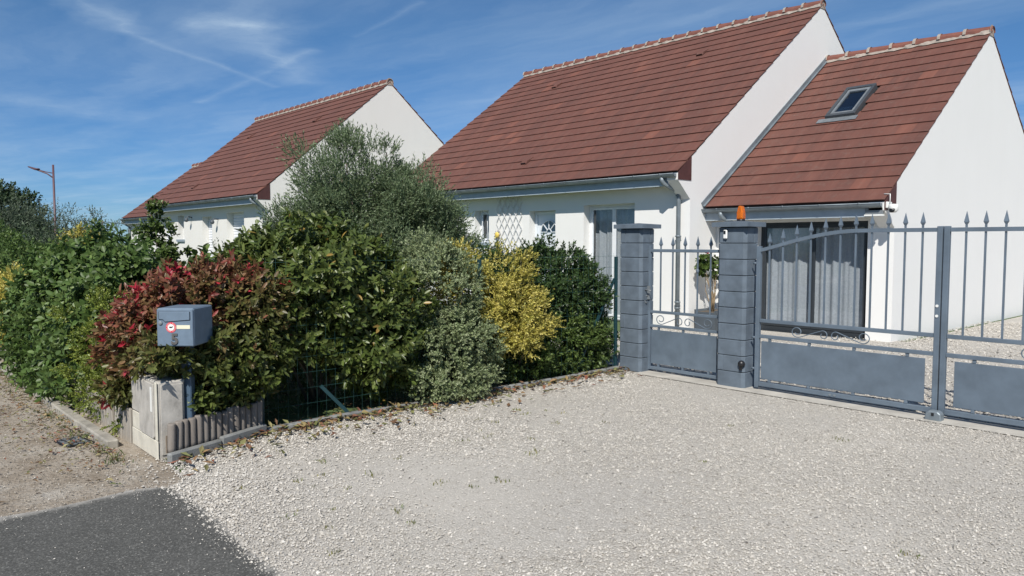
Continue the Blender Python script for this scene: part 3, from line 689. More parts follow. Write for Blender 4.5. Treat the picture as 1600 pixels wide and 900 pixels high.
slope_box(s, vx0+.075, vx1-.075, vy1-.15, vy1-.075, .03, .085); slope_box(s, vx0+.075, vx1-.075, vy0+.075, vy0+.13, .03, .085)
slope_box(s, vx0+.075, vx0+.125, vy0+.131, vy1-.151, .03, .085); slope_box(s, vx1-.125, vx1-.075, vy0+.131, vy1-.151, .03, .085)
s.build('sash', 'lead', veo)
slope_box(MB(), vx0+.12, vx1-.12, vy0+.12, vy1-.14, .05, .056).build('pane', 'glass_dark', veo)
fl = MB(); slope_box(fl, vx0-.14, vx1+.06, vy0-.13, vy0-.002, .030, .038); fl.build('flashing', 'lead', veo)
bl = MB(); slope_box(bl, vx0+.12, vx0+.40, vy0+.13, vy0+.4, .005, .01); bl.build('blind', 'curtain', veo)
fl = MB()                                              # zinc upstand against the tall gable
slope_box(fl, EX0+.004, EX0+.02, 13.2, 18.4, .0, .13); slope_box(fl, EX0+.021, EX0+.06, 13.2, 18.4, .034, .05); fl.build('verge_flashing', 'zinc', ext)
downpipe(ext, -8.36, egc, EW)
fa = thing('floodlight', 'flat grey floodlight with white lower edge under the eave of the house wing', 'lamp', (-5.52, 13.28, 2.19))
MB().box(-.15,.15,-.03,.02,.03,.15).build('housing', 'lead', fa, .006); MB().box(-.155,.155,-.06,.03,.0,.029).build('lens', 'white_plastic', fa, .004); MB().box(-.02,.02,.021,.42,.06,.1).build('bracket', 'lead', fa)
ca = thing('security_camera', 'white dome security camera on the corner under the eave of the house wing', 'camera', (-5.27, 13.33, 2.26))
MB().box(-.12,-.03,-.05,.12,.06,.17).build('mount', 'white_plastic', ca, .01)
bd = MB().lathe([(.0,.0),(.045,.005),(.075,.04),(.08,.10),(.07,.145),(0,.15)], (.05,-.03,-.02), 16).build('dome', 'white_plastic', ca)
q = MB().lathe([(0,-.03),(.04,-.025),(.05,.0),(.04,.02),(0,.025)], (0,0,0), 14).build('lens', 'black_plastic', ca); q.location = (.05,-.088,.03); q.rotation_euler = (R(70),0,0)
MB().tube([(-.02,.0,.15),(-.02,.0,.30),(-.12,.0,.305)], .009, 6).build('antenna', 'white_plastic', ca)
# neighbour house with its low wing
H2W = 9.6
h2ops = [(-31.45,-30.16,-.2,2.72,.25),(-29.37,-28.75,1.84,2.72,.25),(-26.88,-25.98,-.2,2.62,.25),(-24.68,-23.28,-.2,2.70,.25)]
h2, h2roof, _, h2gc = gable_house('neighbour_house', 'cream white neighbour house with red roof behind the tall grey green olive tree', -31.8, -21.4, H2W, 9.2, 3.15, 13.8, 6.98, h2ops, wall='render_cream', zc=.53, nc=17, vents=((-24.0,12.5),(-29.5,12.5),(-28.4,9.9)))
downpipe(h2, -21.62, h2gc, H2W)
for (a, b_, z0_, z1_) in ((-31.45,-30.16,0,2.72),(-26.88,-25.98,0,2.62),(-24.68,-23.28,0,2.70)):
    sh = MB(); n_ = int((z1_-z0_)/.09)
    for i in range(n_): sh.prism([(H2W+.225,z0_+i*(z1_-z0_)/n_+.002),(H2W+.213,z0_+(i+.5)*(z1_-z0_)/n_),(H2W+.225,z0_+(i+1)*(z1_-z0_)/n_-.002),(H2W+.235,z0_+(i+.5)*(z1_-z0_)/n_)], 0, a+.01, b_-.01)
    sh.box(a, b_, H2W+.236, H2W+.25, z0_, z1_); sh.build('roller_shutter', 'shutter_white', h2)
window_unit(h2, 'window', -29.37,-28.75,1.84,2.72, H2W+.2, 'white_pvc', 1, pane='glass_dark')
MB().box(-29.45,-28.67,H2W-.06,H2W+.2,1.76,1.842).build('window_sill', 'sill_grey', h2)
for x, z in ((-27.88,2.62),(-25.41,2.5)):
    wl_ = MB().tube([(x,H2W,z),(x,H2W-.14,z+.03),(x,H2W-.20,z-.06)], .022, 6); wl_.lathe([(.03,-.10),(.07,-.06),(.07,.0),(.03,.05)], (x,H2W-.2,z-.06), 8); wl_.build('wall_lamp', 'pot_grey', h2)
h3ops = [(-35.2,-34.6,1.9,2.35,.2)]
h3, _, _, h3gc = gable_house('neighbour_wing', 'low cream wing with red roof at the far end of the neighbour house', -38.7, -31.85, 10.45, 10.1, 2.85, 13.5, 5.5, h3ops, wall='render_cream', zc=.45, nc=13)
downpipe(h3, -38.5, h3gc, 10.45)
window_unit(h3, 'window', -35.2,-34.6,1.9,2.35, 10.62, 'white_pvc', 1, pane='glass_dark')
dh = gable_house('distant_house', 'white gabled house far behind the right gable of the house wing', -10, 0, .5, 0, 3.4, 7.5, 9.4, (), nc=20)[0]
dh.location = (-16.0, 44, 0); dh.rotation_euler = (0, 0, R(-90))

# ------------------------------------------------------------------ gate pillars
def block_mesh(groove):
    wx, wy, h = .385, .30, .187; ch = .035; m = MB()
    o = [(0,ch),(ch,0)]
    if groove: o += [(.105,0),(.108,.007),(.114,.007),(.117,0)]
    o += [(wx-ch,0),(wx,ch)]
    if groove: o += [(wx,.19),(wx-.007,.193),(wx-.007,.199),(wx,.202)]
    o += [(wx,wy-ch),(wx-ch,wy),(ch,wy),(0,wy-ch)]
    n = len(o); e = .006; cx, cy = wx/2, wy/2
    ins = lambda p, k: (cx+(p[0]-cx)*(1-k/cx), cy+(p[1]-cy)*(1-k/cy))
    lv = [(e,0),(0,e*.9),(0,h-e*.9),(e,h)]
    vs = [(*ins(p, k), z) for k, z in lv for p in o]
    fs = [(i*n+j, i*n+(j+1)%n, (i+1)*n+(j+1)%n, (i+1)*n+j) for i in range(3) for j in range(n)]+[tuple(reversed(range(n))), tuple(range(3*n, 4*n))]
    m.add(vs, fs); return m.mesh('block', 'pillar_paint')
BM = [block_mesh(False), block_mesh(True)]
core = MB().box(.026,.359,.026,.274,0,1.93).mesh('core', 'black_plastic')
def pillar(x, y, label):
    p = thing('gate_pillar', label, 'pillar', (x, y, 0), 0, 'grey block pillars of the gateway')
    link('core', core, p)
    for k in range(10):
        link('block', BM[k % 2], p, (random.uniform(-.0015,.0015), random.uniform(-.0015,.0015), k*.193))
    c = MB(); w2, d2 = .245, .205; cx, cy = .1925, .15
    for sa, sb in ((cx-w2, cx+.03), (cx+.032, cx+w2)):
        top = [(sa,cy-d2),(sb,cy-d2),(sb,cy+d2),(sa,cy+d2)]; z0, z1 = 1.931, 1.985
        hgt = lambda X: .022*(1-abs(X-cx)/w2)
        c.add([(X,Y,z0) for X, Y in top]+[(X,Y,z1) for X, Y in top]+[(sa,cy,z1+hgt(sa)),(sb,cy,z1+hgt(sb))], [(3,2,1,0),(0,1,5,4),(1,2,6,5),(2,3,7,6),(3,0,4,7),(4,5,9,8),(6,7,8,9),(5,6,9),(7,4,8)])
    c.build('cap', 'pillar_paint', p)
    return p
pillar(-6.72, 7.99, 'grey block gate pillar beside the hedge end, left of the wicket gate')
pillar(-5.18, 8.0, 'grey block gate pillar carrying the orange beacon, right of the wicket gate')
pillar(-.66, 8.0, 'grey block gate pillar at the hinge side of the right gate leaf')
be = thing('warning_beacon', 'orange flashing warning beacon standing on the pillar cap', 'beacon', (-4.97, 8.17, 2.0))
MB().lathe([(.045,-.01),(.05,0),(.05,.02),(.046,.022)], (0,0,0), 14).build('base', 'black_plastic', be)
MB().prism([(-.045,.02),(.045,.02),(.042,.10),(.022,.185),(-.022,.185),(-.042,.10)], 1, -.04, .04).build('lens', 'orange_lens', be, .012)
MB().lathe([(.012,.02),(.02,.05),(.012,.10),(.0,.11)], (0,0,0), 8).build('bulb', 'yellow_paint', be)
kp = thing('photocell', 'small white photocell box near the top of the beacon pillar', 'sensor', (-5.06, 7.985, 1.84))
MB().box(-.028,.028,-.02,.004,-.055,.055).build('case', 'white_plastic', kp, .012); MB().box(-.014,.012,-.024,-.0205,.005,.045).build('window', 'black_plastic', kp)
kq = thing('lower_photocell', 'small black photocell low on the face of the beacon pillar', 'sensor', (-4.82, 7.992, .30))
MB().lathe([(.03,-.012),(.042,-.008),(.042,.012),(.02,.03),(0,.032)], (0,0,0), 12).build('case', 'black_plastic', kq).rotation_euler = (R(90),0,R(40)); MB().box(-.02,.012,-.02,.0,-.075,-.035).build('bracket', 'black_plastic', kq)

# ------------------------------------------------------------------ gates
def spear(m, x, z):
    m.add([(x-.007,-.007,z),(x+.007,-.007,z),(x+.007,.007,z),(x-.007,.007,z),(x-.019,-.019,z+.028),(x+.019,-.019,z+.028),(x+.019,.019,z+.028),(x-.019,.019,z+.028),(x,0,z+.135)],
          [(3,2,1,0),(0,1,5,4),(1,2,6,5),(2,3,7,6),(3,0,4,7),(4,5,8),(5,6,8),(6,7,8),(7,4,8)])
def spiral(cx, cz, r0, r1, a0, turns, n=26):
    return [(cx+(r0+(r1-r0)*k/n)*math.cos(a0+turns*2*math.pi*k/n), 0, cz+(r0+(r1-r0)*k/n)*math.sin(a0+turns*2*math.pi*k/n)) for k in range(n+1)]
def scroll_pair(par, x0, x1, z0, z1, mat='gate_paint'):
    h = z1-z0; cz = (z0+z1)/2; cm = (x0+x1)/2; r = h*.5-.006; hl = (x1-x0)/2
    for s in (-1, 1):                        # built for the left half, mirrored for the right
        pts = []
        co = -hl+r                           # centre of the outer curl, measured from the middle (negative = outwards)
        for k in range(30):
            f = k/29; a = R(-150+450*f); q = r*(.38+.62*f); pts.append((co+q*1.15*math.cos(a), cz+q*math.sin(a)))
        ci, zi = -.068, cz-h*.10
        for k in range(26):
            f = k/25; a = R(112-330*f); q = r*(.80-.42*f); pts.append((ci+q*math.cos(a), zi+q*math.sin(a)))
        MB().tube([(cm+u*(1 if s < 0 else -1), 0, min(max(z, z0+.002), z1-.002)) for u, z in pts], .0058, 6).build('scroll', mat, par)
GP = 'gate_paint'
# wicket
wk = thing('wicket_gate', 'grey metal wicket gate with spear tips between the two block pillars', 'gate', (-6.35, 8.17, 0))
W_ = 1.14
MB().box(0,.042,-.02,.02,.03,1.70).build('stile', GP, wk, .003); MB().box(W_-.042,W_,-.02,.02,.03,1.66).build('stile', GP, wk, .003)
for z, hgt in ((.055,.04),(.625,.035),(.815,.035),(1.635,.04)):
    MB().box(.043,W_-.043,-.018,.018,z-hgt/2,z+hgt/2).build('rail', GP, wk, .003)
MB().box(.062,W_-.062,-.008,.008,.115,.572).build('panel', GP, wk, .002)
for x in (.18,.57,.96):
    for a, b_ in ((.573,.606),(.076,.114)): MB().box(x-.014,x+.014,-.01,.01,a,b_).build('spacer', GP, wk)
for k in range(5):
    x = .20+k*.192; q = MB().box(x-.008,x+.008,-.008,.008,.834,1.614); q.box(x-.008,x+.008,-.008,.008,1.656,1.69); spear(q, x, 1.69)
    if k == 3: q.lathe([(.009,-.03),(.02,-.012),(.02,.012),(.009,.03)], (x,0,1.38), 8)
    q.build('bar', GP, wk)
scroll_pair(wk, .14, 1.0, .645, .795)
lk = MB(); lk.box(-.012,.05,-.045,-.021,.98,1.16); lk.tube([(.02,-.045,1.11),(.02,-.09,1.11),(.12,-.095,1.10)], .009, 8); lk.tube([(.02,-.05,1.03),(.0,-.08,1.02),(.005,-.085,.95),(.03,-.07,.93)], .010, 8); lk.build('lock', 'lead', wk)
for z in (.30,.70,.85,1.5): MB().tube([(.0,.0,z),(-.03,.0,z)], .012, 8).build('hinge', GP, wk)
# main double gate
def gate_leaf(label, x, mirror):
    g = thing('gate_leaf', label, 'gate', (x, 8.10, 0), 0, 'leaves of the double drive gate')
    Lw = 2.0; s = -1 if mirror else 1; X = lambda v: s*v
    def bx(a, b_, y0, y1, z0, z1, nm, mat=GP, bev=.003):
        return MB().box(min(X(a),X(b_)),max(X(a),X(b_)),y0,y1,z0,z1).build(nm, mat, g, bev)
    bx(0,.05,-.025,.025,.03,1.70,'stile'); bx(Lw-.052,Lw-.002,-.025,.025,.03,1.905,'stile')
    for z, hgt in ((.075,.05),(.64,.04),(.825,.04)): bx(.051,Lw-.053,-.02,.02,z-hgt/2,z+hgt/2,'rail')
    def ztop(v): u = min(1, v/1.22); return 1.645+.225*math.sin(u*math.pi/2)**1.15 if u > 0 else 1.645
    vs = []; n = 24; m = MB()
    for k in range(n+1):
        v = .02+(Lw-.075)*k/n; z = ztop(v)
        for y in (-.02,.02):
            for dz in (-.02,.02): vs.append((X(v), y, z+dz))
    fs = []
    for k in range(n):
        o = 4*k; fs += [(o,o+4,o+5,o+1),(o+2,o+3,o+7,o+6),(o+1,o+5,o+7,o+3),(o,o+2,o+6,o+4)]
    fs += [(0,1,3,2),(4*n,4*n+2,4*n+3,4*n+1)]
    m.add(vs, fs); m.build('top_rail', GP, g)
    bx(.075,Lw-.13,-.008,.008,.135,.585,'panel',bev=.002)
    for v in (.18,.66,1.16,1.7):
        bx(v-.016,v+.016,-.012,.012,.586,.619,'spacer'); bx(v-.016,v+.016,-.012,.012,.101,.134,'spacer')
    for k in range(11):
        v = .155+k*.1655; zt = ztop(v); q = MB().box(X(v)-.0085,X(v)+.0085,-.0085,.0085,.846,zt-.021); q.box(X(v)-.0085,X(v)+.0085,-.0085,.0085,zt+.021,zt+.045); spear(q, X(v), zt+.045); q.build('bar', GP, g)
    c = MB(); 
    xa, xb = sorted((X(.45), X(1.32))); scroll_pair(g, xa, xb, .662, .803)
    for z in (.25,.62,1.5): MB().tube([(X(0),0,z),(X(-.05),.0,z)], .014, 8).build('hinge', GP, g)
    if not mirror:
        for z in (1.02,1.12): MB().tube([(X(Lw-.027),-.025,z),(X(Lw-.027),-.034,z)], .014, 10).build('bolt', 'white_plastic', g)
        for v in (.92,.97): MB().tube([(X(v),-.02,.075),(X(v),-.027,.075)], .014, 8).build('bolt', 'zinc', g)
    return g
gate_leaf('grey spear topped gate leaf hinged on the beacon pillar', -4.70, False)
gate_leaf('grey spear topped gate leaf right of the centre post, running out of view', -.69, True)
gs = thing('gate_stop', 'pale metal gate stop on the ground below the centre posts', 'gate stop', (-2.69, 7.99, 0))
MB().prism([(-.075,.0),(.075,.0),(.07,.07),(.04,.095),(-.04,.095),(-.07,.07)], 1, -.05, .05).build('housing', 'zinc', gs, .008); MB().box(-.012,.012,-.054,-.0505,.05,.08).build('slot', 'black_plastic', gs)
# planter with a geranium beside the tall gable
pl = thing('planter', 'dark grey trough planter standing by the gable behind the wicket gate', 'planter', (-8.55, 12.82, 0))
pm = MB(); pm.prism([(-.22,0),(.22,0),(.25,.40),(.225,.40),(.2,.36),(-.2,.36),(-.225,.40),(-.25,.40)], 1, -.02, .68); pm.build('trough', 'pot_grey', pl); MB().box(-.195,.195,.0,.66,.30,.362).build('soil', 'bark', pl)

# ------------------------------------------------------------------ corner: cabinet, mailbox, logs, kerbs
cb = thing('meter_cabinet', 'weathered beige concrete meter cabinet at the corner below the mailbox', 'cabinet', (-7.02, 1.88, 0))
MB().box(0,.67,0,.21,-.05,.628).build('body', 'cabinet', cb, .012)
MB().box(-.008,.678,-.012,-.0005,.0,.15).build('plinth', 'cabinet_cream', cb, .004)
pd = [(.24,.18),(.27,.16),(.60,.16),(.625,.18),(.625,.61),(.24,.61)]
MB().prism(pd, 1, -.022, -.0015).build('door', 'cabinet', cb, .004)
MB().box(.01,.225,-.014,-.0015,.31,.615).build('door', 'cabinet', cb, .004)
MB().box(.01,.225,-.012,-.0015,.155,.30).build('lower_panel', 'cabinet_cream', cb, .004)
MB().box(.632,.677,-.014,-.0015,.155,.625).build('corner_post', 'cabinet_cream', cb, .004)
MB().box(.56,.60,-.026,-.0225,.38,.58).build('plate', 'white_plastic', cb)
MB().box(.6705,.680,.02,.19,.03,.60).build('side_panel', 'cabinet', cb, .003)
# mailbox
front_c = Vector((-6.262, 2.005, 0)); ang = R(47)
mb = thing('mailbox', 'blue grey metal mailbox with number 5 and round red sticker on a post', 'mailbox', (front_c.x, front_c.y, 0), ang)
# local: x along the front, y back into the hedge
z0, z1, hwx, dpt = .915, 1.222, .149, .36
MB().box(-hwx,hwx,.0,dpt,z0,z1).build('box', 'mailbox_paint', mb, .010)
dr = MB().box(-hwx+.004,hwx-.004,-.010,-.0005,z0+.004,z1-.006).build('door', 'mailbox_paint', mb, .005)
fp = [(-.125,z1-.028),(.122,z1-.028),(.122,z1-.092),(-.075,z1-.108),(-.092,z1-.090),(-.125,z1-.086)]
MB().prism(fp, 1, -.019, -.0105).build('flap', 'mailbox_paint', mb, .003)
gr = MB()
for p, q in zip(fp, fp[1:]+fp[:1]): gr.bar((p[0]*1.015,-.011,p[1]-.001),(q[0]*1.015,-.011,q[1]-.001), .005, .003, (0,1,0))
gr.build('flap_gap', 'black_plastic', mb)
MB().lathe([(.016,0),(.016,.006),(.012,.008),(0,.008)], (0,0,0), 14).build('lock', 'lead', mb).matrix_local = Matrix.Translation((-.114,-.011,z1-.118)) @ Matrix.Rotation(R(90), 4, 'X')
def disc(nm, r, y, mat, c=(-.030, z1-.152), n=28):
    return MB().prism([(c[0]+r*math.cos(2*math.pi*k/n), c[1]+r*math.sin(2*math.pi*k/n)) for k in range(n)], 1, y-.0012, y).build(nm, mat, mb)
disc('sticker', .042, -.0112, 'red_ring'); disc('sticker_centre', .0265, -.0128, 'white_plastic')
rr = MB()
for k in range(22):                      # tiny unreadable pale lettering round the ring
    a = 2*math.pi*k/22
    if k % 6 != 5: rr.bar((-.030+.031*math.cos(a),-.0130,z1-.152+.031*math.sin(a)),(-.030+.037*math.cos(a),-.0130,z1-.152+.037*math.sin(a)), .0035, .001, (0,1,0))
rr.build('sticker_lettering', 'label_cream', mb)
MB().prism([(-.046,z1-.150),(-.040,z1-.156),(-.024,z1-.156),(-.014,z1-.148),(-.014,z1-.142),(-.024,z1-.147),(-.040,z1-.145)], 1, -.0155, -.0142).build('sticker_mark', 'black_plastic', mb)
MB().box(.014,.122,-.0128,-.0105,z1-.164,z1-.134).build('name_label', 'label_cream', mb)
nm = text_mesh('5', .118, .005); nm.materials.clear(); nm.materials.append(MATS['number_metal'])
no_ = link('number', nm, mb, (-.002, -.014, z0+.022), (R(90), 0, 0))
MB().box(-.04,.04,.16,.24,.0,z0-.001).build('post', 'post_blue', mb, .008)
# log edging
le = thing('log_edging', 'low edging of weathered half round logs beside the concrete cabinet', 'edging', (-6.262, 1.925, 0), math.atan2(.93, -.36))
lm = []
for v in range(3):
    q = MB(); r_ = .033; n = 10; h_ = .30
    q.lathe([(r_*.97,.06),(r_,.10),(r_*.99,h_-.014),(r_*.86,h_)], (0,0,0), n); lm.append(q.mesh('log', 'log'))
for k in range(15):
    o = link('log', lm[k % 3], le, (.03+k*.0665, 0, random.uniform(-.008,.008)), (random.uniform(-.03,.03), random.uniform(-.03,.03), random.uniform(0,3)))
    o.scale = (random.uniform(.95,1.02), random.uniform(.9,1.05), random.uniform(.97,1.03))
MB().box(0,1.02,.02,.03,.06,.20).build('backing_strip', 'wood_post', le)
# kerb along the fence: short pieces
kb = thing('fence_kerb', 'grey concrete kerb stones along the foot of the fence by the drive', 'kerb', (0,0,0))
def kerb_run(pts, hgt, wd, ln, parent, mat, nm='kerb_stone'):
    for (a, b_) in zip(pts, pts[1:]):
        a = Vector(a); b_ = Vector(b_); d = b_-a; n = max(1, round(d.length/ln)); d.normalize()
        for k in range(n):
            l_ = (b_-a).length/n; o = MB().box(.004,l_-.004,-wd/2,wd/2,-.05,hgt).build(nm, mat, parent, .012)
            p = a+d*(k*l_); o.location = (p.x, p.y, random.uniform(-.012,.006)); o.rotation_euler = (random.uniform(-.02,.02), random.uniform(-.012,.012), math.atan2(d.y, d.x)+random.uniform(-.006,.006))
kerb_run([(-6.195,1.90),(-6.575,2.87)], .085, .055, .5, kb, 'kerb_grey')
kerb_run([(-6.60,2.88),(-6.66,7.93)], .05, .06, 1.0, kb, 'kerb_grey')
vk = thing('verge_kerb', 'low weathered concrete kerb along the hedge by the dirt verge', 'kerb', (0,0,0))
kerb_run([(-14.9,1.62),(-7.0,1.70)], .07, .10, 1.0, vk, 'concrete')
bo = thing('board_edging', 'weathered upright boards retaining the soil along the hedge foot', 'edging', (-14.5, 1.80, 0), R(.5))
bmsh = MB().box(.003,.117,-.014,.014,-.05,.30).mesh('board', 'board', .006)
for k in range(62):
    o = link('board', bmsh, bo, (k*.12, random.uniform(-.008,.008), random.uniform(-.03,.02)), (random.uniform(-.04,.04), random.uniform(-.02,.02), 0))
mh = thing('drain_cover', 'dark perforated metal cover set in the dirt verge', 'cover', (-7.43, 1.50, .0), R(8))
mm = MB(); mm.box(-.16,.16,-.11,.11,-.03,.006); mm.build('plate', 'black_plastic', mh, .004)
for i in range(7):
    for j in range(4): MB().box(-.145+i*.042,-.145+i*.042+.026,-.095+j*.048,-.095+j*.048+.03,.0065,.011).build('stud', 'lead', mh)

# ------------------------------------------------------------------ wire fence
fe = thing('wire_fence', 'green welded wire fence with posts running along the shrubs to the pillar', 'fence', (-6.72, 2.90, 0))
post = MB().box(-.02,.02,-.02,.02,-.05,1.55).mesh('post', 'fence_green', .004)
for y, hgt in ((0,.42),(2.62,1.),(5.03,1.)):
    o = link('post', post, fe, (0,y,0)); 
    if hgt < 1: o.scale = (1,1,.40); 
st = MB().bar((.01,.60,.34),(.09,.90,.0), .034,.034).build('brace', 'fence_green', fe); 
MB().bar((0,5.0,1.25),(-.02,4.3,.1), .03,.03).build('brace', 'fence_green', fe)
wm = MB(); Lf = 5.03
for k in range(11):
    z = .04+k*.152; wm.tube([(.024,0,z),(.024,Lf,z)], .0017, 3, False) if k < 11 else None
for k in range(50): wm.tube([(.026,.05+k*.1,.03),(.026,.05+k*.1,1.60)], .0014, 3, False)
o = wm.build('wire_mesh', 'wire_green', fe); o['kind'] = 'stuff'

# ------------------------------------------------------------------ plants
def unit(v): return v/np.maximum(np.linalg.norm(v, axis=-1, keepdims=True), 1e-9)
def crown(parent, name, blobs, nclump, rc, nspr, k, ll, lw, sl, mat, seed, shell=(.55,1.), up=.35, out=.8, zmin=.04, tint=None, keep=None, five=True, ang=50, flat=0., zflat=.85, jit=.5):
    r = np.random.default_rng(seed)
    B = [(np.array(c, float), np.array(q, float)) for c, q in blobs]
    wts = np.array([(q[0]*q[1]*q[2])**.667 for _, q in B]); wts /= wts.sum()
    which = r.choice(len(B), nclump, p=wts)
    cc = np.stack([B[i][0] for i in which]); qq = np.stack([B[i][1] for i in which])
    dv = unit(r.normal(size=(nclump,3))); rad = shell[0]+(shell[1]-shell[0])*r.random(nclump)**.6
    rad *= 1+.10*np.sin(dv[:,0]*5+seed)+.08*np.sin(dv[:,1]*7+2*seed)+.07*np.sin(dv[:,2]*6+3*seed)
    cl = cc+dv*qq*rad[:,None]
    ok = cl[:,2] > zmin+.02; cl = cl[ok]; cc = cc[ok]; qq = qq[ok]
    crs = rc*r.uniform(.6,1.35,len(cl))
    ci = r.integers(0, len(cl), nspr)
    sp = cl[ci]+unit(r.normal(size=(nspr,3)))*(crs[ci]*r.random(nspr)**.45)[:,None]*[1,1,zflat]
    outv = unit((sp-cc[ci])/qq[ci]); ax = unit(outv*out+unit(sp-cl[ci])*.5+np.array([0,0,up])+r.normal(0,.35,(nspr,3)))
    ok = sp[:,2] > zmin
    if keep is not None: ok &= keep(sp)
    sp, ax, ci = sp[ok], ax[ok], ci[ok]; n = len(sp)
    # leaves along each sprig
    S = np.repeat(sp, k, 0); A = np.repeat(ax, k, 0); u = np.tile(np.linspace(.15, 1, k), n)+r.normal(0,.05,n*k)
    L_ = sl*r.uniform(.7,1.3,n).repeat(k)
    pos = S+A*(u*L_)[:,None]
    e1 = unit(np.cross(A, r.normal(size=(n,3)).repeat(k,0))); e2 = np.cross(A, e1)
    ph = np.tile(np.arange(k)*2.4, n)+r.normal(0,.25,n*k)
    side = e1*np.cos(ph)[:,None]+e2*np.sin(ph)[:,None]
    an = np.radians(ang)*(1.15-.55*u)+r.normal(0,.2,n*k)
    d = unit(A*np.cos(an)[:,None]+side*np.sin(an)[:,None]+np.array([0,0,-.12])+r.normal(0,.12*jit*2,(n*k,3)))
    nr = A*np.sin(an)[:,None]-side*np.cos(an)[:,None]+np.array([0,0,flat]); nr = unit(nr-d*np.sum(nr*d,1,keepdims=True)+r.normal(0,.15,(n*k,3)))
    w_ = unit(np.cross(d, nr)); nr = np.cross(w_, d)
    ln = ll*r.uniform(.65,1.2,n*k); wd = lw*r.uniform(.75,1.2,n*k)
    ln_, wd_ = ln[:,None], wd[:,None]
    if five:
        nr_ = nr*wd_
        V = np.stack([pos, pos+d*ln_*.34+w_*wd_*.46+nr_*.16, pos+d*ln_*.34-w_*wd_*.46+nr_*.16, pos+d*ln_*.70+w_*wd_*.44+nr_*.10-nr*ln_*.03, pos+d*ln_*.70-w_*wd_*.44+nr_*.10-nr*ln_*.03, pos+d*ln_-nr*ln_*.10, pos+d*ln_*.52-nr_*.06], 1)
        T = np.array([(0,6,1),(0,2,6),(1,6,3),(2,4,6),(3,6,5),(6,4,5)]); nv = 7
    else:
        V = np.stack([pos, pos+d*ln_*.5+w_*wd_*.5+nr*wd_*.1, pos+d*ln_, pos+d*ln_*.5-w_*wd_*.5+nr*wd_*.1], 1); T = np.array([(0,2,1),(0,3,2)]); nv = 4
    V[:,:,2] = np.maximum(V[:,:,2], .006)
    m_ = len(V); F = (T[None]+(np.arange(m_)*nv)[:,None,None]).reshape(-1,3)
    tb = np.clip(r.random(len(sp)).repeat(k)*.55+r.random(m_)*.45, 0, 1) if tint is None else tint(S, u, r, np.repeat(ci, k))
    me = npmesh(name, V.reshape(-1,3), F, mat, np.repeat(np.clip(tb,0,1), len(T)), smooth=True)
    return link(name, me, parent), cl
def stems(parent, base, targets, r0, n, seed, name='trunk', mat='bark', lift=.5):
    rr = random.Random(seed); m = MB(); T = list(targets)
    for i in range(n):
        t_ = Vector(T[rr.randrange(len(T))]); b_ = Vector(base)+Vector((rr.uniform(-1,1)*r0*2.2, rr.uniform(-1,1)*r0*2.2, -.03))
        mid = b_.lerp(t_, .45)+Vector((0,0,(t_.z-b_.z)*.12*lift))+Vector((rr.gauss(0,.04),rr.gauss(0,.04),0))
        q = r0*rr.uniform(.55,1.); m.tube([b_, b_.lerp(mid,.55), mid, t_], [q, q*.8, q*.6, q*.18], 6)
    return m.build(name, mat, parent)
def shrub(name, label, cat, base, blobs, seed, stem_r=.018, nst=9, **kw):
    t_ = thing(name, label, cat, base); b_ = Vector(base)
    loc = [((c[0]-b_.x, c[1]-b_.y, c[2]), q) for c, q in blobs]
    kp = kw.pop('keep', None)
    if kp: kw['keep'] = lambda s: kp(s+np.array(base))
    tn = kw.pop('tint', None)
    if tn: kw['tint'] = lambda S,u,r,ci: tn(S+np.array(base), u, r, ci)
    zmin = kw.get('zmin', .04)
    o, cl = crown(t_, 'crown', loc, seed=seed, **kw)
    stems(t_, (0,0,0), cl, stem_r, nst, seed); return t_
mbx = np.array([front_c.x, front_c.y]); mux = np.array([math.cos(ang), math.sin(ang)]); muy = np.array([-math.sin(ang), math.cos(ang)])
def clear_box(s):
    d = s[:,:2]-mbx; lx, ly = d@mux, d@muy
    inbox = (np.abs(lx) < .20)&(ly > -.6)&(ly < .33)&(s[:,2] > .87)&(s[:,2] < 1.25)
    front = (ly < .07)&(s[:,2] > .84)&(np.abs(lx) < .42)
    cab = (s[:,0] > -7.08)&(s[:,0] < -6.2)&(s[:,1] < 2.16)&(s[:,2] < .68)
    fr2 = (s[:,1] < 1.84)&(s[:,0] > -7.0)
    logs = (s[:,0]+.387*(s[:,1]-1.925) > -6.36)&(s[:,2] < .37)
    post_ = (np.abs(lx) < .10)&(ly < .26)&(s[:,2] < .85)
    return ~(inbox|front|cab|fr2|logs|(post_&(s[:,2] < .55)))
def ph_tint(S, u, r, ci):
    n = len(S); sid = np.unique(S.round(4), axis=0, return_inverse=True)[1].ravel(); cr = np.random.default_rng(5).random(sid.max()+1)[sid]
    red = np.clip((S[:,2]-.55)*.62-(S[:,0]+7.05)*.34-(S[:,1]-2.4)*.22, -.3, .44)
    tip = np.where(cr > .90, .45, 0)*np.clip(u*1.3-.2, 0, 1)*np.where(S[:,0] > -6.75, .6, 1)
    return np.clip(.15+red*.98+cr*.22+r.random(n)*.26-.12+tip, 0, 1)
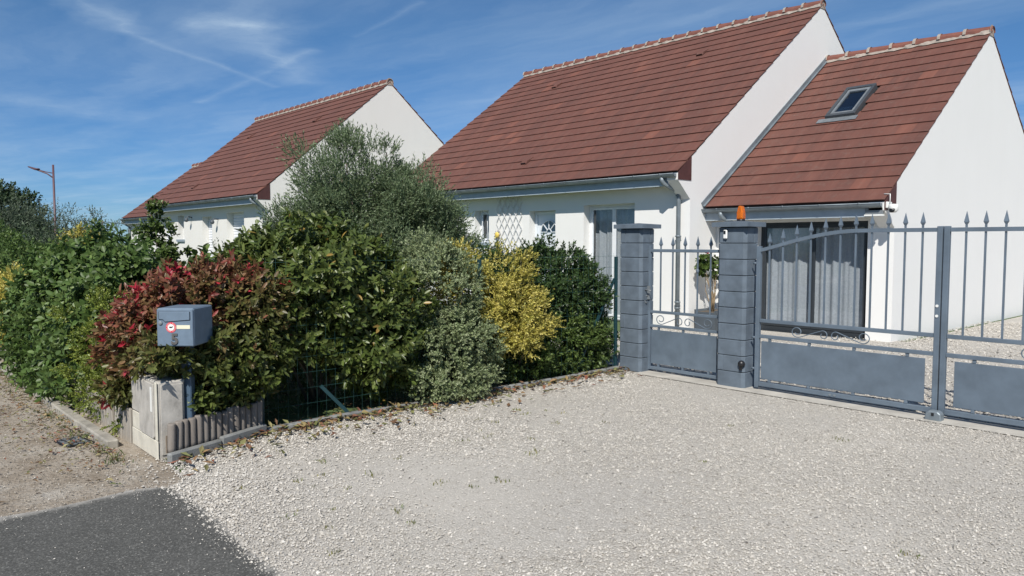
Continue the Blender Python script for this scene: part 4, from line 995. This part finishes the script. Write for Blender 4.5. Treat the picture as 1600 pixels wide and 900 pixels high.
shrub('photinia_bush', 'photinia bush with dark red young leaves around the mailbox', 'bush', (-7.25,2.42,0),
      [((-7.05,2.38,.96),(.52,.48,.56)),((-7.32,2.14,.72),(.36,.34,.52)),((-6.82,2.68,.80),(.34,.40,.58)),((-7.1,2.62,1.15),(.45,.42,.32)),((-6.66,2.45,.66),(.22,.30,.34)),((-6.66,2.14,.80),(.26,.20,.13)),((-6.46,2.10,.76),(.20,.17,.11)),((-6.38,2.02,.74),(.15,.10,.09)),((-6.95,1.98,.82),(.30,.22,.2)),((-6.64,2.72,.52),(.17,.26,.24)),((-6.85,2.85,1.12),(.32,.30,.30)),((-6.50,2.32,.50),(.13,.14,.2))], 1, stem_r=.02, nst=12,
      nclump=320, rc=.11, nspr=5400, k=8, ll=.074, lw=.032, sl=.08, mat='leaf_photinia', shell=(.6,1.02), keep=clear_box, tint=ph_tint)
def la_tint(S, u, r, ci):
    q = r.random(len(S)); return np.where(q > .988, .97, q*.88)
shrub('laurel_bush', 'large glossy dark green laurel bush in the middle of the fence row', 'bush', (-7.5,3.85,0),
      [((-7.2,3.75,1.27),(.66,.78,.66)),((-7.0,4.2,1.0),(.55,.55,.72)),((-7.35,3.4,1.25),(.6,.5,.6)),((-6.95,4.2,.62),(.5,.5,.42)),((-7.1,3.45,.95),(.4,.36,.4))], 2, stem_r=.03, nst=10,
      nclump=300, rc=.15, nspr=4900, k=8, ll=.088, lw=.034, sl=.10, mat='leaf_laurel', shell=(.5,1.0), tint=la_tint, zmin=.12, ang=60, keep=lambda s: s[:,2] > np.clip(.62-.75*(s[:,1]-3.55), .1, .62))
shrub('olive_tree', 'tall loose grey green olive like tree in front of the neighbour gable', 'tree', (-9.5,5.75,0),
      [((-9.65,5.6,2.28),(.98,.98,.86)),((-9.9,5.1,1.75),(.75,.7,.65)),((-9.1,6.2,2.0),(.65,.7,.70)),((-8.85,6.6,1.62),(.5,.5,.48)),((-9.2,5.9,1.3),(1.,.9,.5))], 3, stem_r=.045, nst=34,
      nclump=460, rc=.17, nspr=19000, k=10, ll=.052, lw=.0145, sl=.17, mat='leaf_olive', shell=(.1,1.06), up=.75, out=.6, five=False, ang=35)
shrub('pittosporum_bush', 'pale grey green small leaved bush pushing through the wire fence', 'bush', (-7.0,5.15,0),
      [((-6.95,5.02,1.12),(.46,.52,.68)),((-6.85,5.12,.55),(.44,.55,.46)),((-6.72,5.05,.22),(.38,.52,.22)),((-6.85,5.45,.5),(.3,.32,.42))], 4, stem_r=.02, nst=12,
      nclump=380, rc=.10, nspr=11000, k=9, ll=.032, lw=.018, sl=.055, mat='leaf_pitto', shell=(.72,1.03), up=.2, five=False)
shrub('golden_bush', 'bright yellow golden leaved bush between pale and dark shrubs', 'bush', (-7.1,6.3,0),
      [((-7.0,5.88,1.16),(.42,.44,.50)),((-6.85,6.0,.86),(.42,.46,.46)),((-7.1,5.5,1.27),(.34,.30,.38)),((-6.8,6.15,.7),(.34,.35,.34))], 5, stem_r=.016, nst=12,
      nclump=190, rc=.12, nspr=5600, k=9, ll=.040, lw=.017, sl=.09, mat='leaf_gold', shell=(.6,1.05), up=.55, five=False, zmin=.40)
shrub('dark_viburnum', 'dark green dense shrub beside the left gate pillar', 'bush', (-7.5,7.35,0),
      [((-7.15,7.15,1.08),(.46,.52,.58)),((-7.1,6.65,1.12),(.42,.45,.54)),((-7.0,7.5,.9),(.36,.30,.50)),((-7.3,6.3,1.2),(.3,.35,.42))], 6, stem_r=.02, nst=9,
      nclump=230, rc=.13, nspr=8000, k=8, ll=.048, lw=.022, sl=.07, mat='leaf_dark', shell=(.6,1.04), five=False)
def lg_tint(S, u, r, ci):
    q = r.random(len(S)); return np.where(q > .99, 1, q)
shrub('low_green_bush', 'low mid green bush at the foot of the dark shrub near the pillar', 'bush', (-6.95,7.1,0),
      [((-6.95,7.2,.45),(.32,.72,.44)),((-6.95,6.5,.28),(.30,.5,.3)),((-6.9,7.6,.5),(.22,.3,.45))], 7, stem_r=.012, nst=10,
      nclump=190, rc=.11, nspr=4400, k=8, ll=.055, lw=.022, sl=.07, mat='leaf_mid', shell=(.6,1.03), five=False, tint=lg_tint, keep=lambda s: (s[:,1] < 7.93)|(s[:,0] < -6.8))
shrub('privet_bush', 'yellow green small leaved privet bush left of the photinia', 'bush', (-8.5,2.2,0),
      [((-8.4,2.08,.62),(.42,.38,.50)),((-8.1,1.92,.32),(.42,.24,.30)),((-8.75,2.1,.90),(.4,.36,.35)),((-7.6,1.92,.3),(.34,.18,.28)),((-8.9,1.95,.3),(.4,.22,.3))], 8, stem_r=.012, nst=10,
      nclump=160, rc=.10, nspr=3200, k=9, ll=.030, lw=.015, sl=.07, mat='leaf_privet', shell=(.65,1.04), five=False)
shrub('leafy_hedge_bush', 'broad deep green leafy bush in the hedge along the verge', 'bush', (-10.3,2.35,0),
      [((-10.3,2.2,1.02),(.95,.52,.70)),((-9.5,2.12,.80),(.62,.45,.66)),((-10.8,2.05,.66),(.7,.46,.62)),((-9.7,2.4,1.24),(.65,.5,.42)),((-9.8,1.95,.35),(.95,.34,.33)),((-11.0,1.95,.32),(.6,.3,.3))], 9, stem_r=.02, nst=14,
      nclump=380, rc=.15, nspr=5600, k=7, ll=.085, lw=.045, sl=.12, mat='leaf_green', shell=(.6,1.05), up=.1, ang=70)
shrub('golden_hedge_bush', 'narrow golden yellow bush in the hedge at the left edge', 'bush', (-13.4,2.15,0),
      [((-13.2,2.0,.72),(.6,.38,.58)),((-13.0,1.92,.35),(.55,.24,.32))], 10, stem_r=.012, nst=8, nclump=130, rc=.12, nspr=3000, k=8, ll=.045, lw=.02, sl=.09, mat='leaf_gold', shell=(.65,1.05), five=False, zmin=.25)
shrub('hedge_end_bush', 'dark green hedge bush at the far left edge beside the golden one', 'bush', (-15.6,2.4,0),
      [((-15.6,2.25,.96),(1.3,.6,.85)),((-17.3,2.4,1.0),(1.2,.6,.85)),((-14.4,2.4,.95),(.7,.5,.68))], 11, stem_r=.02, nst=12, nclump=300, rc=.18, nspr=5600, k=8, ll=.065, lw=.03, sl=.12, mat='leaf_green', shell=(.6,1.05), five=False)
shrub('hazel_bush', 'broad leaved hazel like bush rising behind the red photinia', 'bush', (-9.3,3.3,0),
      [((-9.3,3.3,1.05),(.6,.5,.5)),((-8.8,3.4,1.0),(.5,.5,.42)),((-8.6,3.7,.8),(.45,.5,.48))], 12, stem_r=.016, nst=10, nclump=90, rc=.15, nspr=900, k=6, ll=.12, lw=.075, sl=.14, mat='leaf_mid', shell=(.5,1.05), ang=75, flat=.5)
shrub('young_conical_tree', 'young conical leafy tree standing up in front of the neighbour house', 'tree', (-11.6,3.55,0),
      [((-11.6,3.55,1.45),(.34,.34,.42)),((-11.6,3.55,1.85),(.2,.2,.32)),((-11.6,3.55,2.12),(.09,.09,.2)),((-11.6,3.55,1.0),(.4,.4,.5))], 13, stem_r=.014, nst=8, nclump=90, rc=.08, nspr=900, k=7, ll=.06, lw=.035, sl=.08, mat='leaf_mid', shell=(.4,1.05), up=.5)
shrub('grey_sprig_bush', 'thin grey green upright bush behind the laurel and photinia', 'bush', (-9.5,3.75,0),
      [((-9.5,3.75,1.08),(.42,.42,.48)),((-9.35,4.1,1.15),(.4,.4,.42)),((-9.0,3.7,.95),(.4,.4,.48))], 14, stem_r=.012, nst=12, nclump=110, rc=.10, nspr=1700, k=10, ll=.035, lw=.012, sl=.16, mat='leaf_grey', shell=(.4,1.12), up=1.1, five=False, ang=35)
shrub('feathery_tree', 'dark feathery shrub tree rising above the hedge near the street lamp', 'tree', (-19.7,3.45,0),
      [((-19.7,3.45,1.75),(.85,.95,.62)),((-19.9,3.25,2.15),(.4,.45,.42)),((-19.4,4.0,1.5),(.7,.7,.6)),((-20.2,2.6,1.5),(.9,.7,.6)),((-19.6,3.5,.9),(1.1,1.1,.8))], 15, stem_r=.03, nst=20, nclump=200, rc=.22, nspr=3000, k=9, ll=.055, lw=.018, sl=.28, mat='leaf_grey', shell=(.2,1.1), up=.6, five=False, ang=35)
shrub('yellow_top_bush', 'small yellow leaved bush peeping over the hedge below the lamp', 'bush', (-19.2,4.0,0),
      [((-18.6,4.0,1.72),(.26,.3,.32)),((-18.6,4.3,1.62),(.3,.3,.3))], 16, stem_r=.012, nst=5, nclump=40, rc=.14, nspr=420, k=8, ll=.07, lw=.03, sl=.12, mat='leaf_gold', five=False)
shrub('small_feathery_tree', 'thin feathery tree top against the sky beside the power line', 'tree', (-27.8,6.45,0),
      [((-27.8,6.45,2.0),(.42,.5,.6)),((-27.8,6.45,1.4),(.7,.8,.6))], 17, stem_r=.03, nst=12, nclump=60, rc=.2, nspr=700, k=8, ll=.09, lw=.03, sl=.3, mat='leaf_grey', shell=(.1,1.1), up=.6, five=False, ang=35)
for i, (x, y, z, q, lb) in enumerate(((-53.6,7.2,3.2,(2.2,2.4,2.3),'dark round tree behind the feathery shrub at the left edge'),)):
    shrub('round_tree', lb, 'tree', (x,y,0), [((x,y,z-.4),q),((x,y-2.2,z-1.2),(2.,2.,1.8)),((x,y+1.3,z-1.6),(1.6,1.6,1.4))], 18+i, stem_r=.2, nst=8, nclump=200, rc=.5, nspr=4200, k=8, ll=.22, lw=.12, sl=.4, mat='leaf_far', five=False)
bl = [((-46-6*i+random.uniform(-2,2), 3+2.1*i+random.uniform(-2,2), .7), (3.2,3.2,1.35+.4*random.random())) for i in range(9)]
bl += [((-24-2.2*i, 4.3+.6*i, .75), (1.3,1.,.95)) for i in range(7)]+[((-14.2-1.2*i, 3.4+.25*i, .72), (.8,.6,.78)) for i in range(6)]
o, _ = crown(None, 'far_hedgerow', bl, 560, .45, 7000, 7, .16, .09, .3, 'leaf_far', 40, five=False)
tag(o, 'low mass of distant green hedgerow along the horizon', 'hedgerow', kind='stuff')
# geranium in the planter
ge_ = thing('geranium', 'leggy geranium with a few red flowers growing in the grey planter', 'plant', (-8.55,13.06,.36))
o, cl = crown(ge_, 'crown', [((0,0,.88),(.22,.30,.24)),((-.05,-.25,1.0),(.14,.16,.14))], 26, .07, 120, 6, .075, .07, .05, 'leaf_mid', 51, flat=.5)
stems(ge_, (0,0,0), cl, .012, 16, 51, 'stem', 'dry_stem', .1)
for p in ((.02,-.25,1.17),(.05,-.05,1.2),(.1,.15,1.08),(-.02,-.1,1.0)):
    q = MB()
    for k in range(9): 
        a = 2.4*k; q.lathe([(.0,-.012),(.016,-.006),(.018,.008),(0,.012)], (p[0]+.022*math.cos(a), p[1]+.022*math.sin(a), p[2]+.008*(k%3)), 5)
    q.build('flower', 'flower_red', ge_)

# ------------------------------------------------------------------ street lamp, wires
la = thing('street_lamp', 'tall brownish street lamp with a slanting arm above the hedge', 'street lamp', (-49.3,9.4,0), math.atan2(-.81,-.73))
MB().tube([(0,0,0),(0,0,1.2),(0,0,6.1)], [.085,.07,.055], 10).build('pole', 'lamp_bronze', la)
MB().tube([(0,0,5.35),(.35,0,5.6),(.75,0,5.75),(1.05,0,5.86)], .035, 8).build('arm', 'lamp_bronze', la)
MB().tube([(0,0,5.62),(.4,0,5.70),(.8,0,5.80)], .025, 8).build('arm_brace', 'lamp_bronze', la)
MB().prism([(.78,5.83),(1.02,5.80),(1.4,5.97),(1.38,6.02),(.95,5.90),(.8,5.90)], 1, -.10, .10).build('lamp_head', 'lamp_bronze', la, .02)
pw = thing('power_pole', 'thin pale utility pole on the horizon beside the low wing', 'pole', (-66.3,15.9,0)); MB().tube([(0,0,0),(0,0,3.5)], [.07,.05], 6).build('pole', 'concrete', pw); MB().box(-.4,.4,-.03,.03,3.3,3.38).build('crossarm', 'concrete', pw)
for i, (a, b_) in enumerate((((-80,-8,4.6),(-66.3,15.9,3.4)),((-66.3,15.9,3.36),(-58,26,2.9)),((-84,-4,2.4),(-66.3,15.9,2.95)))):
    q = thing('power_line', ('sagging power line from the left to the utility pole', 'power line leaving the utility pole towards the low wing', 'lower power line from the left to the utility pole')[i], 'wire', a)
    pts = [Vector(a).lerp(Vector(b_), k/12)-Vector(a)-Vector((0,0,.35*math.sin(math.pi*k/12))) for k in range(13)]; MB().tube(pts, .022, 4).build('cable', 'black_plastic', q)
